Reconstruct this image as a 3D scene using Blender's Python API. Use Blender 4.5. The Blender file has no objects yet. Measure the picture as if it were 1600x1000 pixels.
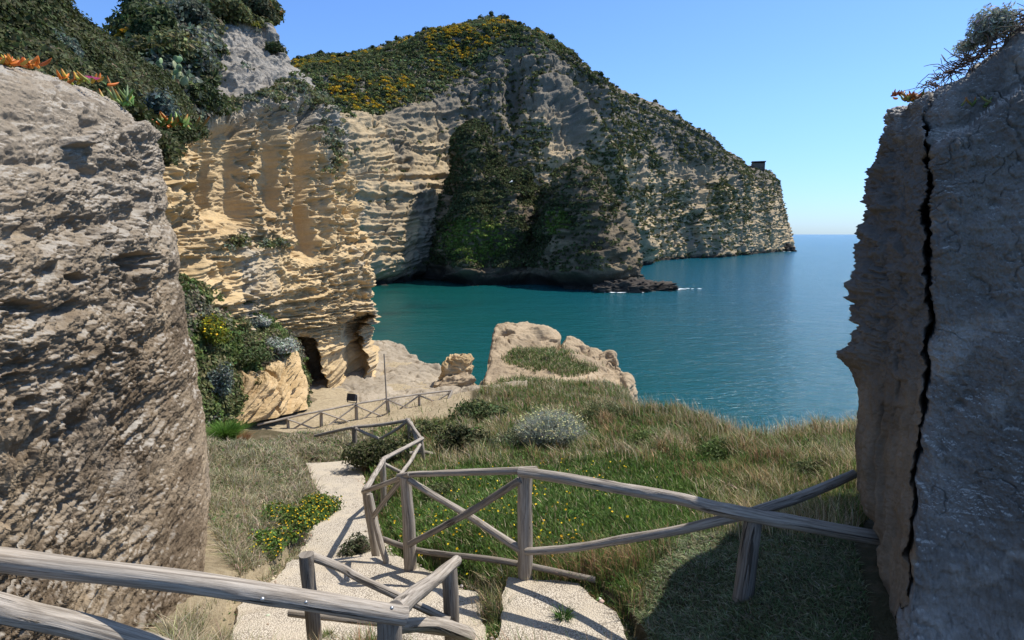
import bpy, math, random
import numpy as np
from mathutils import Vector, Matrix

# ------------------------------------------------------------------ basics
SC = bpy.context.scene
COL = SC.collection
rng = np.random.default_rng(7)
random.seed(7)
R = math.radians
F_PX = 950.0                      # focal length of the 1600 px wide photograph
PITCH = R(8.15)
CAM_H = 15.0                      # eye height over the sea (z = 0)
SUN_AZ, SUN_EL = R(66), R(59)     # azimuth measured from the view direction (+Y) to the right

cp, sp = math.cos(PITCH), math.sin(PITCH)

def P(px, py, Y):
    """world point that stands Y metres in front of the viewpoint in direction (px, py)"""
    a = (np.asarray(px, float) - 800.0) / F_PX
    b = -(np.asarray(py, float) - 500.0) / F_PX
    dy = cp + b * sp
    dz = -sp + b * cp
    Y = np.asarray(Y, float)
    k = Y / dy
    return np.stack([a * k, Y + 0 * a, dz * k + CAM_H], -1)

def proj(p):
    x = p[..., 0]; y = p[..., 1]; z = p[..., 2] - CAM_H
    d = y * cp - z * sp
    v = y * sp + z * cp
    d = np.where(d > 1e-3, d, 1e-3)
    return 800 + F_PX * x / d, 500 - F_PX * v / d

def tag(o, label=None, cat=None, group=None, kind=None):
    if label: o['label'] = label
    if cat: o['category'] = cat
    if group: o['group'] = group
    if kind: o['kind'] = kind
    return o

def empty(name, loc):
    o = bpy.data.objects.new(name, None)
    o.empty_display_size = 0.2
    o.location = loc
    COL.objects.link(o)
    return o

def mesh_np(name, verts, faces, mat, parent=None, smooth=True, col=None, uv=None):
    """faces: one (n,k) int array or a list of such arrays"""
    if not isinstance(faces, (list, tuple)): faces = [faces]
    faces = [f for f in faces if len(f)]
    me = bpy.data.meshes.new(name)
    verts = np.asarray(verts, np.float32)
    me.vertices.add(len(verts))
    me.vertices.foreach_set('co', verts.ravel())
    loops = np.concatenate([f.ravel() for f in faces]).astype(np.int32)
    tot = np.concatenate([np.full(len(f), f.shape[1], np.int32) for f in faces])
    start = np.concatenate([[0], np.cumsum(tot)[:-1]]).astype(np.int32)
    me.loops.add(len(loops)); me.loops.foreach_set('vertex_index', loops)
    me.polygons.add(len(tot)); me.polygons.foreach_set('loop_start', start)
    me.polygons.foreach_set('loop_total', tot)
    me.polygons.foreach_set('use_smooth', np.full(len(tot), smooth, bool))
    if col is not None:
        a = me.attributes.new('col', 'FLOAT_COLOR', 'POINT')
        c = np.ones((len(verts), 4), np.float32); c[:, :3] = col
        a.data.foreach_set('color', c.ravel())
    if uv is not None:
        l = me.uv_layers.new(name='uv')
        l.data.foreach_set('uv', np.asarray(uv, np.float32)[loops].ravel())
    me.update(calc_edges=True)
    me.validate()
    me.materials.append(mat)
    o = bpy.data.objects.new(name, me)
    COL.objects.link(o)
    if parent is not None:
        o.parent = parent
        o.matrix_parent_inverse = Matrix.Translation(-Vector(parent.location))
    return o

# ------------------------------------------------------------------ noise
_pr = np.random.default_rng(3)
PERM = _pr.permutation(256); PERM = np.concatenate([PERM, PERM, PERM]).astype(np.int64)
GRAD = _pr.normal(size=(256, 3)); GRAD /= np.linalg.norm(GRAD, axis=1)[:, None]
GRAD = GRAD.astype(np.float32)
RND = _pr.random((256, 3)).astype(np.float32)

def _h(i, j, k):
    return PERM[PERM[PERM[i & 255] + (j & 255)] + (k & 255)]

def perlin(p):
    p = np.asarray(p, np.float64)
    i = np.floor(p).astype(np.int64); f = (p - i).astype(np.float32)
    u = f * f * f * (f * (f * 6 - 15) + 10)
    out = 0
    for a in (0, 1):
        wa = u[..., 0] if a else 1 - u[..., 0]
        for b in (0, 1):
            wb = wa * (u[..., 1] if b else 1 - u[..., 1])
            for c in (0, 1):
                g = GRAD[_h(i[..., 0] + a, i[..., 1] + b, i[..., 2] + c)]
                d = g[..., 0] * (f[..., 0] - a) + g[..., 1] * (f[..., 1] - b) + g[..., 2] * (f[..., 2] - c)
                out = out + wb * (u[..., 2] if c else 1 - u[..., 2]) * d
    return out * 1.6

def fbm(p, octv=4, gain=0.5, lac=2.03):
    a = 1.0; s = 0; q = np.asarray(p, float)
    for o in range(octv):
        s = s + a * perlin(q + 17.3 * o); q = q * lac; a *= gain
    return s

def ridged(p, octv=4, gain=0.5, lac=2.1):
    a = 1.0; s = 0; q = np.asarray(p, float); t = 0
    for o in range(octv):
        s = s + a * (1 - np.abs(perlin(q + 9.7 * o)) * 1.6); t += a; q = q * lac; a *= gain
    return s / t

def worley(p):
    p = np.asarray(p, np.float64)
    i = np.floor(p).astype(np.int64); f = (p - i).astype(np.float32)
    f1 = np.full(p.shape[:-1], 9.0, np.float32); f2 = f1.copy(); idc = np.zeros(p.shape[:-1], np.int64)
    for a in (-1, 0, 1):
        for b in (-1, 0, 1):
            for c in (-1, 0, 1):
                h = _h(i[..., 0] + a, i[..., 1] + b, i[..., 2] + c)
                r = RND[h]
                d = np.sqrt((r[..., 0] + a - f[..., 0]) ** 2 + (r[..., 1] + b - f[..., 1]) ** 2 + (r[..., 2] + c - f[..., 2]) ** 2)
                n = d < f1
                f2 = np.where(n, f1, np.minimum(f2, d)); idc = np.where(n, h, idc); f1 = np.where(n, d, f1)
    return f1, f2, idc

def sstep(a, b, x):
    t = np.clip((x - a) / (b - a), 0, 1)
    return t * t * (3 - 2 * t)

def V3(*a):
    return np.array(a, float)

# ------------------------------------------------------------------ control-grid surfaces
def cr_axis(A, n):
    """Catmull-Rom resample of A along axis 0 to n samples"""
    m = A.shape[0]
    t = np.linspace(0, m - 1 - 1e-9, n); i = t.astype(int); f = (t - i).reshape((-1,) + (1,) * (A.ndim - 1))
    g = lambda k: A[np.clip(k, 0, m - 1)]
    p0, p1, p2, p3 = g(i - 1), g(i), g(i + 1), g(i + 2)
    return 0.5 * (2 * p1 + (p2 - p0) * f + (2 * p0 - 5 * p1 + 4 * p2 - p3) * f ** 2 + (3 * p1 - p0 - 3 * p2 + p3) * f ** 3)

def surf_pts(ctrl, nu, nv):
    """ctrl: world control points [col][row] -> dense (nu, nv, 3)"""
    A = cr_axis(np.asarray(ctrl, float), nu)
    return np.swapaxes(cr_axis(np.swapaxes(A, 0, 1), nv), 0, 1)

def grid_normals(S):
    du = np.gradient(S, axis=0); dv = np.gradient(S, axis=1)
    n = np.cross(du, dv)
    n /= np.maximum(np.linalg.norm(n, axis=-1, keepdims=True), 1e-9)
    return n

def outward(S):
    n = grid_normals(S)
    c = np.array([0, 0, CAM_H]) - S
    a, b = S.shape[0] // 5, S.shape[1] // 5
    s = (n * c).sum(-1)[a:-a, b:-b].mean()
    return n if s > 0 else -n

def grid_faces(nu, nv):
    i = np.arange(nu * nv).reshape(nu, nv)
    return np.stack([i[:-1, :-1], i[1:, :-1], i[1:, 1:], i[:-1, 1:]], -1).reshape(-1, 4)

def ctrl_px(cols):
    return np.stack([np.stack([P(*q) for q in c]) for c in cols])

def grid_obj(name, S, mat, parent=None, col=None, smooth=True):
    f = grid_faces(*S.shape[:2])
    n = grid_normals(S)
    c = np.array([0, 0, CAM_H]) - S
    if (n * c).sum(-1).mean() < 0: f = f[:, ::-1]
    return mesh_np(name, S.reshape(-1, 3), f, mat, parent, smooth, None if col is None else col.reshape(-1, 3))

def blob(px, py, cx, cy, rx, ry):
    return np.exp(-(((px - cx) / rx) ** 2 + ((py - cy) / ry) ** 2))

def pad_cols(cols, skirt_first=None, skirt_last=None):
    return cols

# ------------------------------------------------------------------ materials
def new_mat(name):
    m = bpy.data.materials.new(name); m.use_nodes = True
    nt = m.node_tree; nt.nodes.clear()
    return m, nt

class NB:
    """tiny node builder"""
    def __init__(s, nt): s.nt = nt
    def n(s, t, **kw):
        o = s.nt.nodes.new(t)
        for k, v in kw.items():
            if k in o.inputs: o.inputs[k].default_value = v
            else: setattr(o, k, v)
        return o
    def l(s, a, b): s.nt.links.new(a, b)
    def mix(s, fac, a, b, mode='MIX'):
        m = s.n('ShaderNodeMix', data_type='RGBA', blend_type=mode)
        for sock, v in ((0, fac), (6, a), (7, b)):
            if hasattr(v, 'links'): s.l(v, m.inputs[sock])
            elif sock == 0: m.inputs[0].default_value = v
            else: m.inputs[sock].default_value = tuple(v) + ((1,) if len(v) == 3 else ())
        return m.outputs[2]
    def math(s, op, a, b=0.0, clamp=False):
        m = s.n('ShaderNodeMath', operation=op); m.use_clamp = clamp
        for k, v in ((0, a), (1, b)):
            if hasattr(v, 'links'): s.l(v, m.inputs[k])
            else: m.inputs[k].default_value = v
        return m.outputs[0]
    def ramp(s, fac, a, b):
        m = s.n('ShaderNodeMapRange'); m.interpolation_type = 'SMOOTHSTEP'
        s.l(fac, m.inputs[0]); m.inputs[1].default_value = a; m.inputs[2].default_value = b
        return m.outputs[0]
    def noise(s, vec, scale, detail=4, rough=0.55, dist=0.0):
        t = s.n('ShaderNodeTexNoise', Scale=scale, Detail=detail, Roughness=rough, Distortion=dist)
        if vec is not None: s.l(vec, t.inputs['Vector'])
        return t.outputs['Fac']
    def mapping(s, vec, scale=(1, 1, 1), rot=(0, 0, 0), loc=(0, 0, 0)):
        t = s.n('ShaderNodeMapping'); s.l(vec, t.inputs[0])
        t.inputs['Scale'].default_value = scale; t.inputs['Rotation'].default_value = rot; t.inputs['Location'].default_value = loc
        return t.outputs[0]

def rock_mat(name, light, mid, dark, scale=1.0, strata=(0.3, 3.0), dip=(0, 0, 0), bump=0.6, bump_d=0.05, stain=None,
             wet=None, tint=None, top_sun_and_lichen=None, gain=1.0):
    """light/mid/dark colours; strata = (horizontal, vertical) frequency; wet = (z0, z1, colour) tide line"""
    m, nt = new_mat(name); b = NB(nt)
    out = b.n('ShaderNodeOutputMaterial'); bs = b.n('ShaderNodeBsdfPrincipled', Roughness=0.92)
    bs.inputs['Specular IOR Level'].default_value = 0.15
    b.l(bs.outputs[0], out.inputs[0])
    geo = b.n('ShaderNodeNewGeometry'); pos = geo.outputs['Position']
    big = b.noise(pos, 0.55 * scale, 4)
    sv = b.mapping(pos, (strata[0], strata[0], strata[1]), dip)
    lay = b.noise(sv, 1.0, 6, 0.65, 0.6)
    fine = b.noise(pos, 14 * scale, 6, 0.7)
    spk = b.noise(pos, 55 * scale, 3, 0.6)
    c = b.mix(b.ramp(lay, 0.35, 0.65), mid, light)
    c = b.mix(b.math('MULTIPLY', b.ramp(big, 0.42, 0.68), 0.75), c, dark)
    lay2 = b.noise(b.mapping(pos, (strata[0] * 1.7, strata[0] * 1.7, strata[1] * 3.1), dip, (5, 2, 9)), 1.0, 4, 0.6, 0.3)
    c = b.mix(b.math('MULTIPLY', b.ramp(lay2, 0.5, 0.72), 0.5), c, mid)
    if stain:
        st = b.noise(b.mapping(pos, (stain[1], stain[1], stain[2])), 1.0, 5, 0.6, 0.4)
        c = b.mix(b.math('MULTIPLY', b.ramp(st, 0.52, 0.66), stain[3]), c, stain[0])
    if tint:   # colour change with height: (z0, z1, colour, amount)
        sep = b.n('ShaderNodeSeparateXYZ'); b.l(pos, sep.inputs[0])
        zz = b.math('ADD', sep.outputs[2], b.math('MULTIPLY', b.math('SUBTRACT', big, 0.5), tint[4] if len(tint) > 4 else 4.0))
        c = b.mix(b.math('MULTIPLY', b.ramp(zz, tint[0], tint[1]), tint[3]), c, tint[2])
    if top_sun_and_lichen:  # upward faces paler: lichen tone, plus sunlight on the top edges put into the colour
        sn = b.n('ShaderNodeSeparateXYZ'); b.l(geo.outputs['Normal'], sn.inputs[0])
        f = b.math('MULTIPLY', b.ramp(sn.outputs[2], top_sun_and_lichen[1], top_sun_and_lichen[2]), b.ramp(b.noise(pos, 3 * scale, 5), 0.35, 0.6))
        c = b.mix(f, c, top_sun_and_lichen[0])
    if wet:
        sep = b.n('ShaderNodeSeparateXYZ'); b.l(pos, sep.inputs[0])
        zz = b.math('ADD', sep.outputs[2], b.math('MULTIPLY', b.math('SUBTRACT', b.noise(pos, 0.25, 4), 0.5), wet[3]))
        c = b.mix(b.ramp(zz, wet[1], wet[0]), c, wet[2])
    v = b.math('ADD', b.math('MULTIPLY', fine, 0.55), b.math('MULTIPLY', spk, 0.35))
    v = b.math('MULTIPLY', b.math('ADD', v, 0.58), gain)
    hs = b.n('ShaderNodeHueSaturation'); b.l(c, hs.inputs['Color']); b.l(v, hs.inputs['Value'])
    b.l(hs.outputs[0], bs.inputs['Base Color'])
    vor = b.n('ShaderNodeTexVoronoi', Scale=9.0 * scale); b.l(b.mapping(pos, (1, 1, 1.6), dip), vor.inputs['Vector'])
    h = b.math('ADD', b.math('MULTIPLY', fine, 0.6), b.math('MULTIPLY', lay2, 0.5))
    h = b.math('ADD', h, b.math('MULTIPLY', b.math('MINIMUM', vor.outputs['Distance'], 0.35), 0.6))
    h = b.math('ADD', h, b.math('MULTIPLY', spk, 0.15))
    bp = b.n('ShaderNodeBump', Strength=bump, Distance=bump_d); b.l(h, bp.inputs['Height']); b.l(bp.outputs[0], bs.inputs['Normal'])
    return m

def leaf_mat(name, transl=0.3, rough=0.7, spec=0.2):
    m, nt = new_mat(name); b = NB(nt)
    out = b.n('ShaderNodeOutputMaterial'); bs = b.n('ShaderNodeBsdfPrincipled', Roughness=rough)
    bs.inputs['Specular IOR Level'].default_value = spec
    at = b.n('ShaderNodeAttribute', attribute_name='col')
    geo = b.n('ShaderNodeNewGeometry')
    nz = b.noise(geo.outputs['Position'], 9.0, 3)
    hs = b.n('ShaderNodeHueSaturation'); b.l(at.outputs['Color'], hs.inputs['Color'])
    b.l(b.math('ADD', b.math('MULTIPLY', nz, 0.8), 0.85), hs.inputs['Value'])
    c = hs.outputs[0]
    b.l(c, bs.inputs['Base Color'])
    tr = b.n('ShaderNodeBsdfTranslucent'); b.l(c, tr.inputs[0])
    mx = b.n('ShaderNodeMixShader'); mx.inputs[0].default_value = transl
    b.l(bs.outputs[0], mx.inputs[1]); b.l(tr.outputs[0], mx.inputs[2]); b.l(mx.outputs[0], out.inputs[0])
    return m

def wood_mat(name, light, dark, warm=(0.2, 0.13, 0.08)):
    m, nt = new_mat(name); b = NB(nt)
    out = b.n('ShaderNodeOutputMaterial'); bs = b.n('ShaderNodeBsdfPrincipled', Roughness=0.85)
    bs.inputs['Specular IOR Level'].default_value = 0.2
    b.l(bs.outputs[0], out.inputs[0])
    uv = b.n('ShaderNodeUVMap', uv_map='uv').outputs[0]
    g1 = b.noise(b.mapping(uv, (3.0, 60, 1)), 1.0, 6, 0.7, 0.35)
    g2 = b.noise(b.mapping(uv, (1.2, 22, 1), (0, 0, 0), (3, 7, 0)), 1.0, 5, 0.65, 0.8)
    bl = b.noise(b.mapping(uv, (2.2, 3, 1), (0, 0, 0), (9, 4, 0)), 1.0, 4, 0.6)
    c = b.mix(b.ramp(g1, 0.3, 0.68), dark, light)
    c = b.mix(b.math('MULTIPLY', b.ramp(bl, 0.52, 0.75), 0.5), c, warm)
    kn = b.n('ShaderNodeTexVoronoi', Scale=1.0); b.l(b.mapping(uv, (2.6, 9.0, 1), (0, 0, 0), (1.3, .4, 0)), kn.inputs['Vector'])
    kd = kn.outputs['Distance']
    ring = b.math('MULTIPLY', b.ramp(kd, 0.22, 0.10), b.math('ADD', b.math('MULTIPLY', b.math('SINE', b.math('MULTIPLY', kd, 90.0)), 0.35), 0.6))
    c = b.mix(b.math('MULTIPLY', ring, 0.8), c, (0.10, 0.072, 0.05))
    crack = b.ramp(g2, 0.395, 0.34)
    c = b.mix(b.math('MULTIPLY', crack, 0.85), c, (0.03, 0.025, 0.02))
    b.l(c, bs.inputs['Base Color'])
    h = b.math('SUBTRACT', b.math('MULTIPLY', g1, 0.7), b.math('MULTIPLY', crack, 1.2))
    bp = b.n('ShaderNodeBump', Strength=0.7, Distance=0.012); b.l(h, bp.inputs['Height']); b.l(bp.outputs[0], bs.inputs['Normal'])
    return m

def plain_mat(name, col, rough=0.6, metal=0.0, var=0.25, scale=20):
    m, nt = new_mat(name); b = NB(nt)
    out = b.n('ShaderNodeOutputMaterial'); bs = b.n('ShaderNodeBsdfPrincipled', Roughness=rough, Metallic=metal)
    b.l(bs.outputs[0], out.inputs[0])
    geo = b.n('ShaderNodeNewGeometry')
    nz = b.noise(geo.outputs['Position'], scale, 4)
    c = b.mix(nz, tuple(x * (1 - var) for x in col), tuple(min(1, x * (1 + var)) for x in col))
    b.l(c, bs.inputs['Base Color'])
    return m

def n_arr(*pts):
    return np.array(pts, float)
# ------------------------------------------------------------------ camera, sun, sky
cam = bpy.data.cameras.new('camera'); co = bpy.data.objects.new('camera', cam); COL.objects.link(co)
cam.sensor_width = 36; cam.lens = 36 * F_PX / 1600; cam.clip_start = 0.05; cam.clip_end = 60000
co.location = (0, 0, CAM_H); co.rotation_euler = (R(90) - PITCH, 0, 0)
SC.camera = co
sd = Vector((math.sin(SUN_AZ) * math.cos(SUN_EL), math.cos(SUN_AZ) * math.cos(SUN_EL), math.sin(SUN_EL)))
sun = bpy.data.lights.new('sun', 'SUN'); so = bpy.data.objects.new('sun', sun); COL.objects.link(so)
sun.energy = 4.4; sun.angle = R(0.5); sun.color = (1.0, 0.95, 0.87)
so.rotation_euler = sd.to_track_quat('Z', 'Y').to_euler()
w = bpy.data.worlds.new('World'); SC.world = w; w.use_nodes = True
nt = w.node_tree; nt.nodes.clear(); b = NB(nt)
sky = b.n('ShaderNodeTexSky', sky_type='NISHITA'); sky.sun_disc = False
sky.sun_elevation = SUN_EL; sky.sun_rotation = SUN_AZ
sky.air_density = 1.0; sky.dust_density = 0.35; sky.ozone_density = 1.6; sky.altitude = 30
bg = b.n('ShaderNodeBackground', Strength=0.14); tc = b.n('ShaderNodeTexCoord'); sx = b.n('ShaderNodeSeparateXYZ'); b.l(tc.outputs['Generated'], sx.inputs[0])
tint = b.mix(b.ramp(sx.outputs[2], -0.02, 0.22), (0.46, 0.65, 1.04), (0.58, 0.80, 1.14))
tint = b.mix(b.ramp(sx.outputs[2], 0.36, 0.62), tint, (0.98, 0.94, 0.90))
b.l(b.mix(1.0, sky.outputs[0], tint, 'MULTIPLY'), bg.inputs[0])
wo = b.n('ShaderNodeOutputWorld'); b.l(bg.outputs[0], wo.inputs[0])
vs = SC.view_settings; vs.view_transform = 'Standard'; vs.look = 'None'; vs.exposure = 0.40; vs.gamma = 1.0
SC.cycles.max_bounces = 6; SC.cycles.diffuse_bounces = 3; SC.cycles.transparent_max_bounces = 4
SC.cycles.use_denoising = True

# ------------------------------------------------------------------ sea
def make_sea():
    m, nt = new_mat('sea_water'); b = NB(nt)
    out = b.n('ShaderNodeOutputMaterial'); bs = b.n('ShaderNodeBsdfPrincipled', Roughness=0.16, IOR=1.25)
    b.l(bs.outputs[0], out.inputs[0])
    geo = b.n('ShaderNodeNewGeometry'); pos = geo.outputs['Position']
    sep = b.n('ShaderNodeSeparateXYZ'); b.l(pos, sep.inputs[0])
    # depth of the bay: green over the shallow inlet on the left, blue further out
    d = b.math('ADD', b.math('MULTIPLY', sep.outputs[0], 0.011), b.math('MULTIPLY', sep.outputs[1], 0.0013))
    d = b.math('ADD', d, b.math('MULTIPLY', b.math('SUBTRACT', b.noise(pos, 0.02, 4), 0.5), 0.5))
    c = b.mix(b.ramp(d, -0.25, 1.0), (0.005, 0.072, 0.062), (0.003, 0.076, 0.118))
    weed = b.noise(b.mapping(pos, (0.03, 0.055, 1)), 1.0, 4, 0.6, 0.5)
    near = b.ramp(d, 0.25, -0.3)
    c = b.mix(b.math('MULTIPLY', b.math('MULTIPLY', b.ramp(weed, 0.52, 0.63), near), 0.6), c, (0.004, 0.02, 0.024))
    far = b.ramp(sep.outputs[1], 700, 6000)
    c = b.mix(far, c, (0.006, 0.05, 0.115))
    b.l(c, bs.inputs['Base Color'])
    w1 = b.noise(b.mapping(pos, (0.28, 0.62, 1), (0, 0, R(24))), 1.0, 5, 0.62, 0.5)
    w2 = b.noise(b.mapping(pos, (1.3, 2.3, 1), (0, 0, R(-14))), 1.0, 4, 0.6, 0.4)
    w3 = b.noise(b.mapping(pos, (0.05, 0.12, 1), (0, 0, R(12))), 1.0, 3, 0.5)
    calm = b.ramp(d, -0.35, 0.7)
    h = b.math('ADD', b.math('MULTIPLY', w1, 1.0), b.math('MULTIPLY', w2, 0.34))
    h = b.math('MULTIPLY', h, b.math('ADD', b.math('MULTIPLY', calm, 0.75), 0.25))
    h = b.math('ADD', h, b.math('MULTIPLY', w3, 0.8))
    bp = b.n('ShaderNodeBump', Strength=1.0, Distance=0.65); b.l(h, bp.inputs['Height']); b.l(bp.outputs[0], bs.inputs['Normal'])
    ang = np.linspace(-math.pi, math.pi, 73)[:-1]
    rad = np.array([0.0, 6, 30, 100, 300, 900, 2700, 8000, 24000, 50000])
    v = [[0, 0, 0]]
    for r in rad[1:]:
        v += [[r * math.sin(a), r * math.cos(a), -r * r / (2 * 6.4e6) * 0.85] for a in ang]
    v = np.array(v); n = len(ang)
    q = []; t = []
    for k in range(n): t.append((0, 1 + k, 1 + (k + 1) % n))
    for i in range(len(rad) - 2):
        for k in range(n):
            a0 = 1 + i * n + k; a1 = 1 + i * n + (k + 1) % n
            q.append((a0, a0 + n, a1 + n, a1))
    o = mesh_np('sea', v, [np.array(t)[:, ::-1], np.array(q)[:, ::1]], m, smooth=False)
    tag(o, 'teal green bay opening to blue rippled sea up to the horizon', 'sea', kind='structure')
make_sea()
# ------------------------------------------------------------------ terrain height
GC = [(800,1300,2.0),(450,1000,4.3),(340,1000,4.3),(200,1000,4.0),(0,1100,3.0),(315,890,5.6),(405,905,5.9),(463,860,7.0),
      (605,885,6.9),(740,930,5.5),(760,990,4.7),(830,900,5.6),(830,1000,4.5),(985,985,4.5),(1155,935,4.6),(1380,950,3.8),
      (1200,1000,4.0),(1370,865,4.4),(1000,800,7.2),(1250,780,7.0),(1340,740,7.5),(1060,640,13),(1190,680,11),(1340,665,11.5),
      (950,650,14),(850,710,11),(750,720,11),(820,760,8.5),(640,860,6.5),(700,840,6.5),(660,690,15),(760,610,22),(850,625,20),
      (700,640,20),(920,645,18),(500,820,9),(570,800,9.2),(520,785,10),(485,730,13),(565,735,12.5),(330,760,8.5),(400,700,12),
      (350,690,13),(450,720,12.5),(330,850,6.7),(480,690,16),(405,668,19),(550,660,20.5),(500,640,22),(600,620,25.5),
      (660,600,27.5),(600,545,34),(700,590,29),(560,600,27),(730,600,28),(620,550,34),(500,600,26),(1500,800,6),(1600,700,9)]
GX = np.array([P(*g) for g in GC])
EXTRA = np.array([(-6, 2, 12.0), (6, 2, 11.8), (-8, 8, 11.2), (-12, 15, 10.4), (-14, 26, 8.4), (-12, 38, 8.1), (9, 8, 11.4), (0, -3, 12.6), (-6, -3, 12.4), (6, -3, 12.4), (2.5, 2.5, 11.9), (3.5, 3.4, 11.9)])
GX = np.concatenate([GX, EXTRA])
def _rk(d): return np.sqrt(d * d + 0.6)
_D = np.linalg.norm(GX[:, None, :2] - GX[None, :, :2], axis=-1)
_A = np.zeros((len(GX) + 3, len(GX) + 3)); n_ = len(GX)
_A[:n_, :n_] = -_rk(_D) + np.eye(n_) * 0.12
_A[:n_, n_] = 1; _A[:n_, n_ + 1:] = GX[:, :2]; _A[n_:, :n_] = _A[:n_, n_:].T
_W = np.linalg.solve(_A, np.concatenate([GX[:, 2], [0, 0, 0]]))

COAST = np.array([P(*q)[:2] for q in [(1700,640,10.5),(1500,650,11.2),(1340,663,11.8),(1280,668,11.6),(1230,681,11.2),(1190,681,11.2),(1130,655,12.5),
         (1060,640,13.4),(1010,640,15)]] + [(4.2, 19.0), (4.6, 24.0), (3.0, 28.5), (0.0, 29), (-1.2, 28.2)] +
         [P(*q)[:2] for q in [(735,596,27.8),(715,578,30),(695,575,31),(668,571,31.5),(645,556,34),(625,545,36),(585,538,37.5),(540,532,38.5)]] +
         [(-30, 40), (-30, -8), (14, -8)])

def poly_sd(x, y, poly):
    """signed distance, + inside"""
    shp = x.shape; x = x.ravel(); y = y.ravel()
    ins = np.zeros(x.shape, bool); dm = np.full(x.shape, 1e9)
    n = len(poly)
    for i in range(n):
        a = poly[i]; b_ = poly[(i + 1) % n]
        c = ((a[1] > y) != (b_[1] > y))
        with np.errstate(divide='ignore', invalid='ignore'):
            xi = (b_[0] - a[0]) * (y - a[1]) / (b_[1] - a[1] + 1e-12) + a[0]
        ins ^= c & (x < xi)
        e = b_ - a; t = np.clip(((x - a[0]) * e[0] + (y - a[1]) * e[1]) / (e @ e), 0, 1)
        dm = np.minimum(dm, np.hypot(x - a[0] - t * e[0], y - a[1] - t * e[1]))
    return np.where(ins, dm, -dm).reshape(shp)

def base_h(x, y):
    x = np.asarray(x, float); y = np.asarray(y, float); shp = x.shape
    q = np.stack([x.ravel(), y.ravel()], -1); out = np.zeros(len(q))
    for s in range(0, len(q), 40000):
        d = np.linalg.norm(q[s:s + 40000, None] - GX[None, :, :2], axis=-1)
        out[s:s + 40000] = -_rk(d) @ _W[:n_] + _W[n_] + q[s:s + 40000] @ _W[n_ + 1:]
    out = np.minimum(out, 12.95 - 0.0 * out)
    out = np.where(q[:, 1] > 24, np.minimum(out, 8.4), out)
    return out.reshape(shp)

PATH_Z = []
# tread edges of the stepped path: left (px,py,Y), right (px,py,Y)
PATH_E = [((330,1060,4.0),(772,1060,4.0)), ((385,912,5.8),(752,925,5.5)), ((455,860,7.0),(622,882,6.9)), ((490,820,8.8),(588,812,8.9)),
          ((510,785,10.0),(578,780,10.1)), ((486,745,12.2),(569,745,12.2)), ((478,722,13.8),(560,722,13.8))]
SLAB = np.array([P(*q)[:2] for q in [(792,905,5.55),(760,1060,4.0),(1000,1060,4.0),(985,985,4.5),(960,945,4.9),(905,905,5.4)]])
_pl = [P(*e[0]) for e in PATH_E]; _prr = [P(*e[1]) for e in PATH_E]
PATH_POLY = np.array([p[:2] for p in _pl] + [p[:2] for p in _prr[::-1]])

def tread_planes():
    out = []
    for k in range(len(PATH_E) - 1):
        a, b2, c2, d2 = _pl[k].copy(), _prr[k].copy(), _prr[k + 1].copy(), _pl[k + 1].copy()
        zf = 0.5 * (c2[2] + d2[2]); zn = 0.5 * (a[2] + b2[2]); dv = (c2 + d2 - a - b2)[:2] / 2; L = np.linalg.norm(dv)
        u = dv / L; slope = (zf - zn) / L * 0.75
        if k > 0: a[:2] -= u * 0.12; b2[:2] -= u * 0.12
        poly = [a[:2], b2[:2], c2[:2], d2[:2]]
        cen = np.mean(poly, 0)
        zc = zf - slope * L / 2 + 0.02          # the far edge meets the ground line, the near edge is a step down
        out.append((poly, cen, zc, u * slope))
    return out
TREADS = tread_planes()

def ground_h(x, y):
    x = np.asarray(x, float); y = np.asarray(y, float)
    z = base_h(x, y)
    q = np.stack([x, y, 0 * x], -1)
    r = np.hypot(x, y)
    inpath = np.maximum(sstep(-0.5, 0.15, poly_sd(x, y, PATH_POLY)), sstep(-0.3, 0.1, poly_sd(x, y, SLAB)))
    rough = 0.05 * fbm(q * 1.6, 4) + 0.10 * fbm(q * 0.5 + 4, 3)
    z = z + rough * (1 - inpath) - 0.07 * inpath
    for poly, cen, zc, sl in TREADS:
        s_ = poly_sd(x, y, np.array(poly)); pz = zc + (x - cen[0]) * sl[0] + (y - cen[1]) * sl[1]
        z = np.where(s_ > -.14, np.minimum(z, pz - .05), z)
    s_ = poly_sd(x, y, SLAB); z = np.where(s_ > -.12, np.minimum(z, P(830, 950, 5.0)[2] - .05), z)
    # the crest bulges with tussocks towards the edge of the drop
    sd = poly_sd(x, y, COAST) + 0.35 * fbm(q * 0.7 + 31, 4)
    drop = sstep(0.15, -1.6, sd)
    z = z - 0.35 * sstep(0.8, 0.0, sd) * (1 - drop)
    z = z * (1 - drop) + (-2.0 + 0.8 * fbm(q * 0.6, 3)) * drop
    return z

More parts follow.
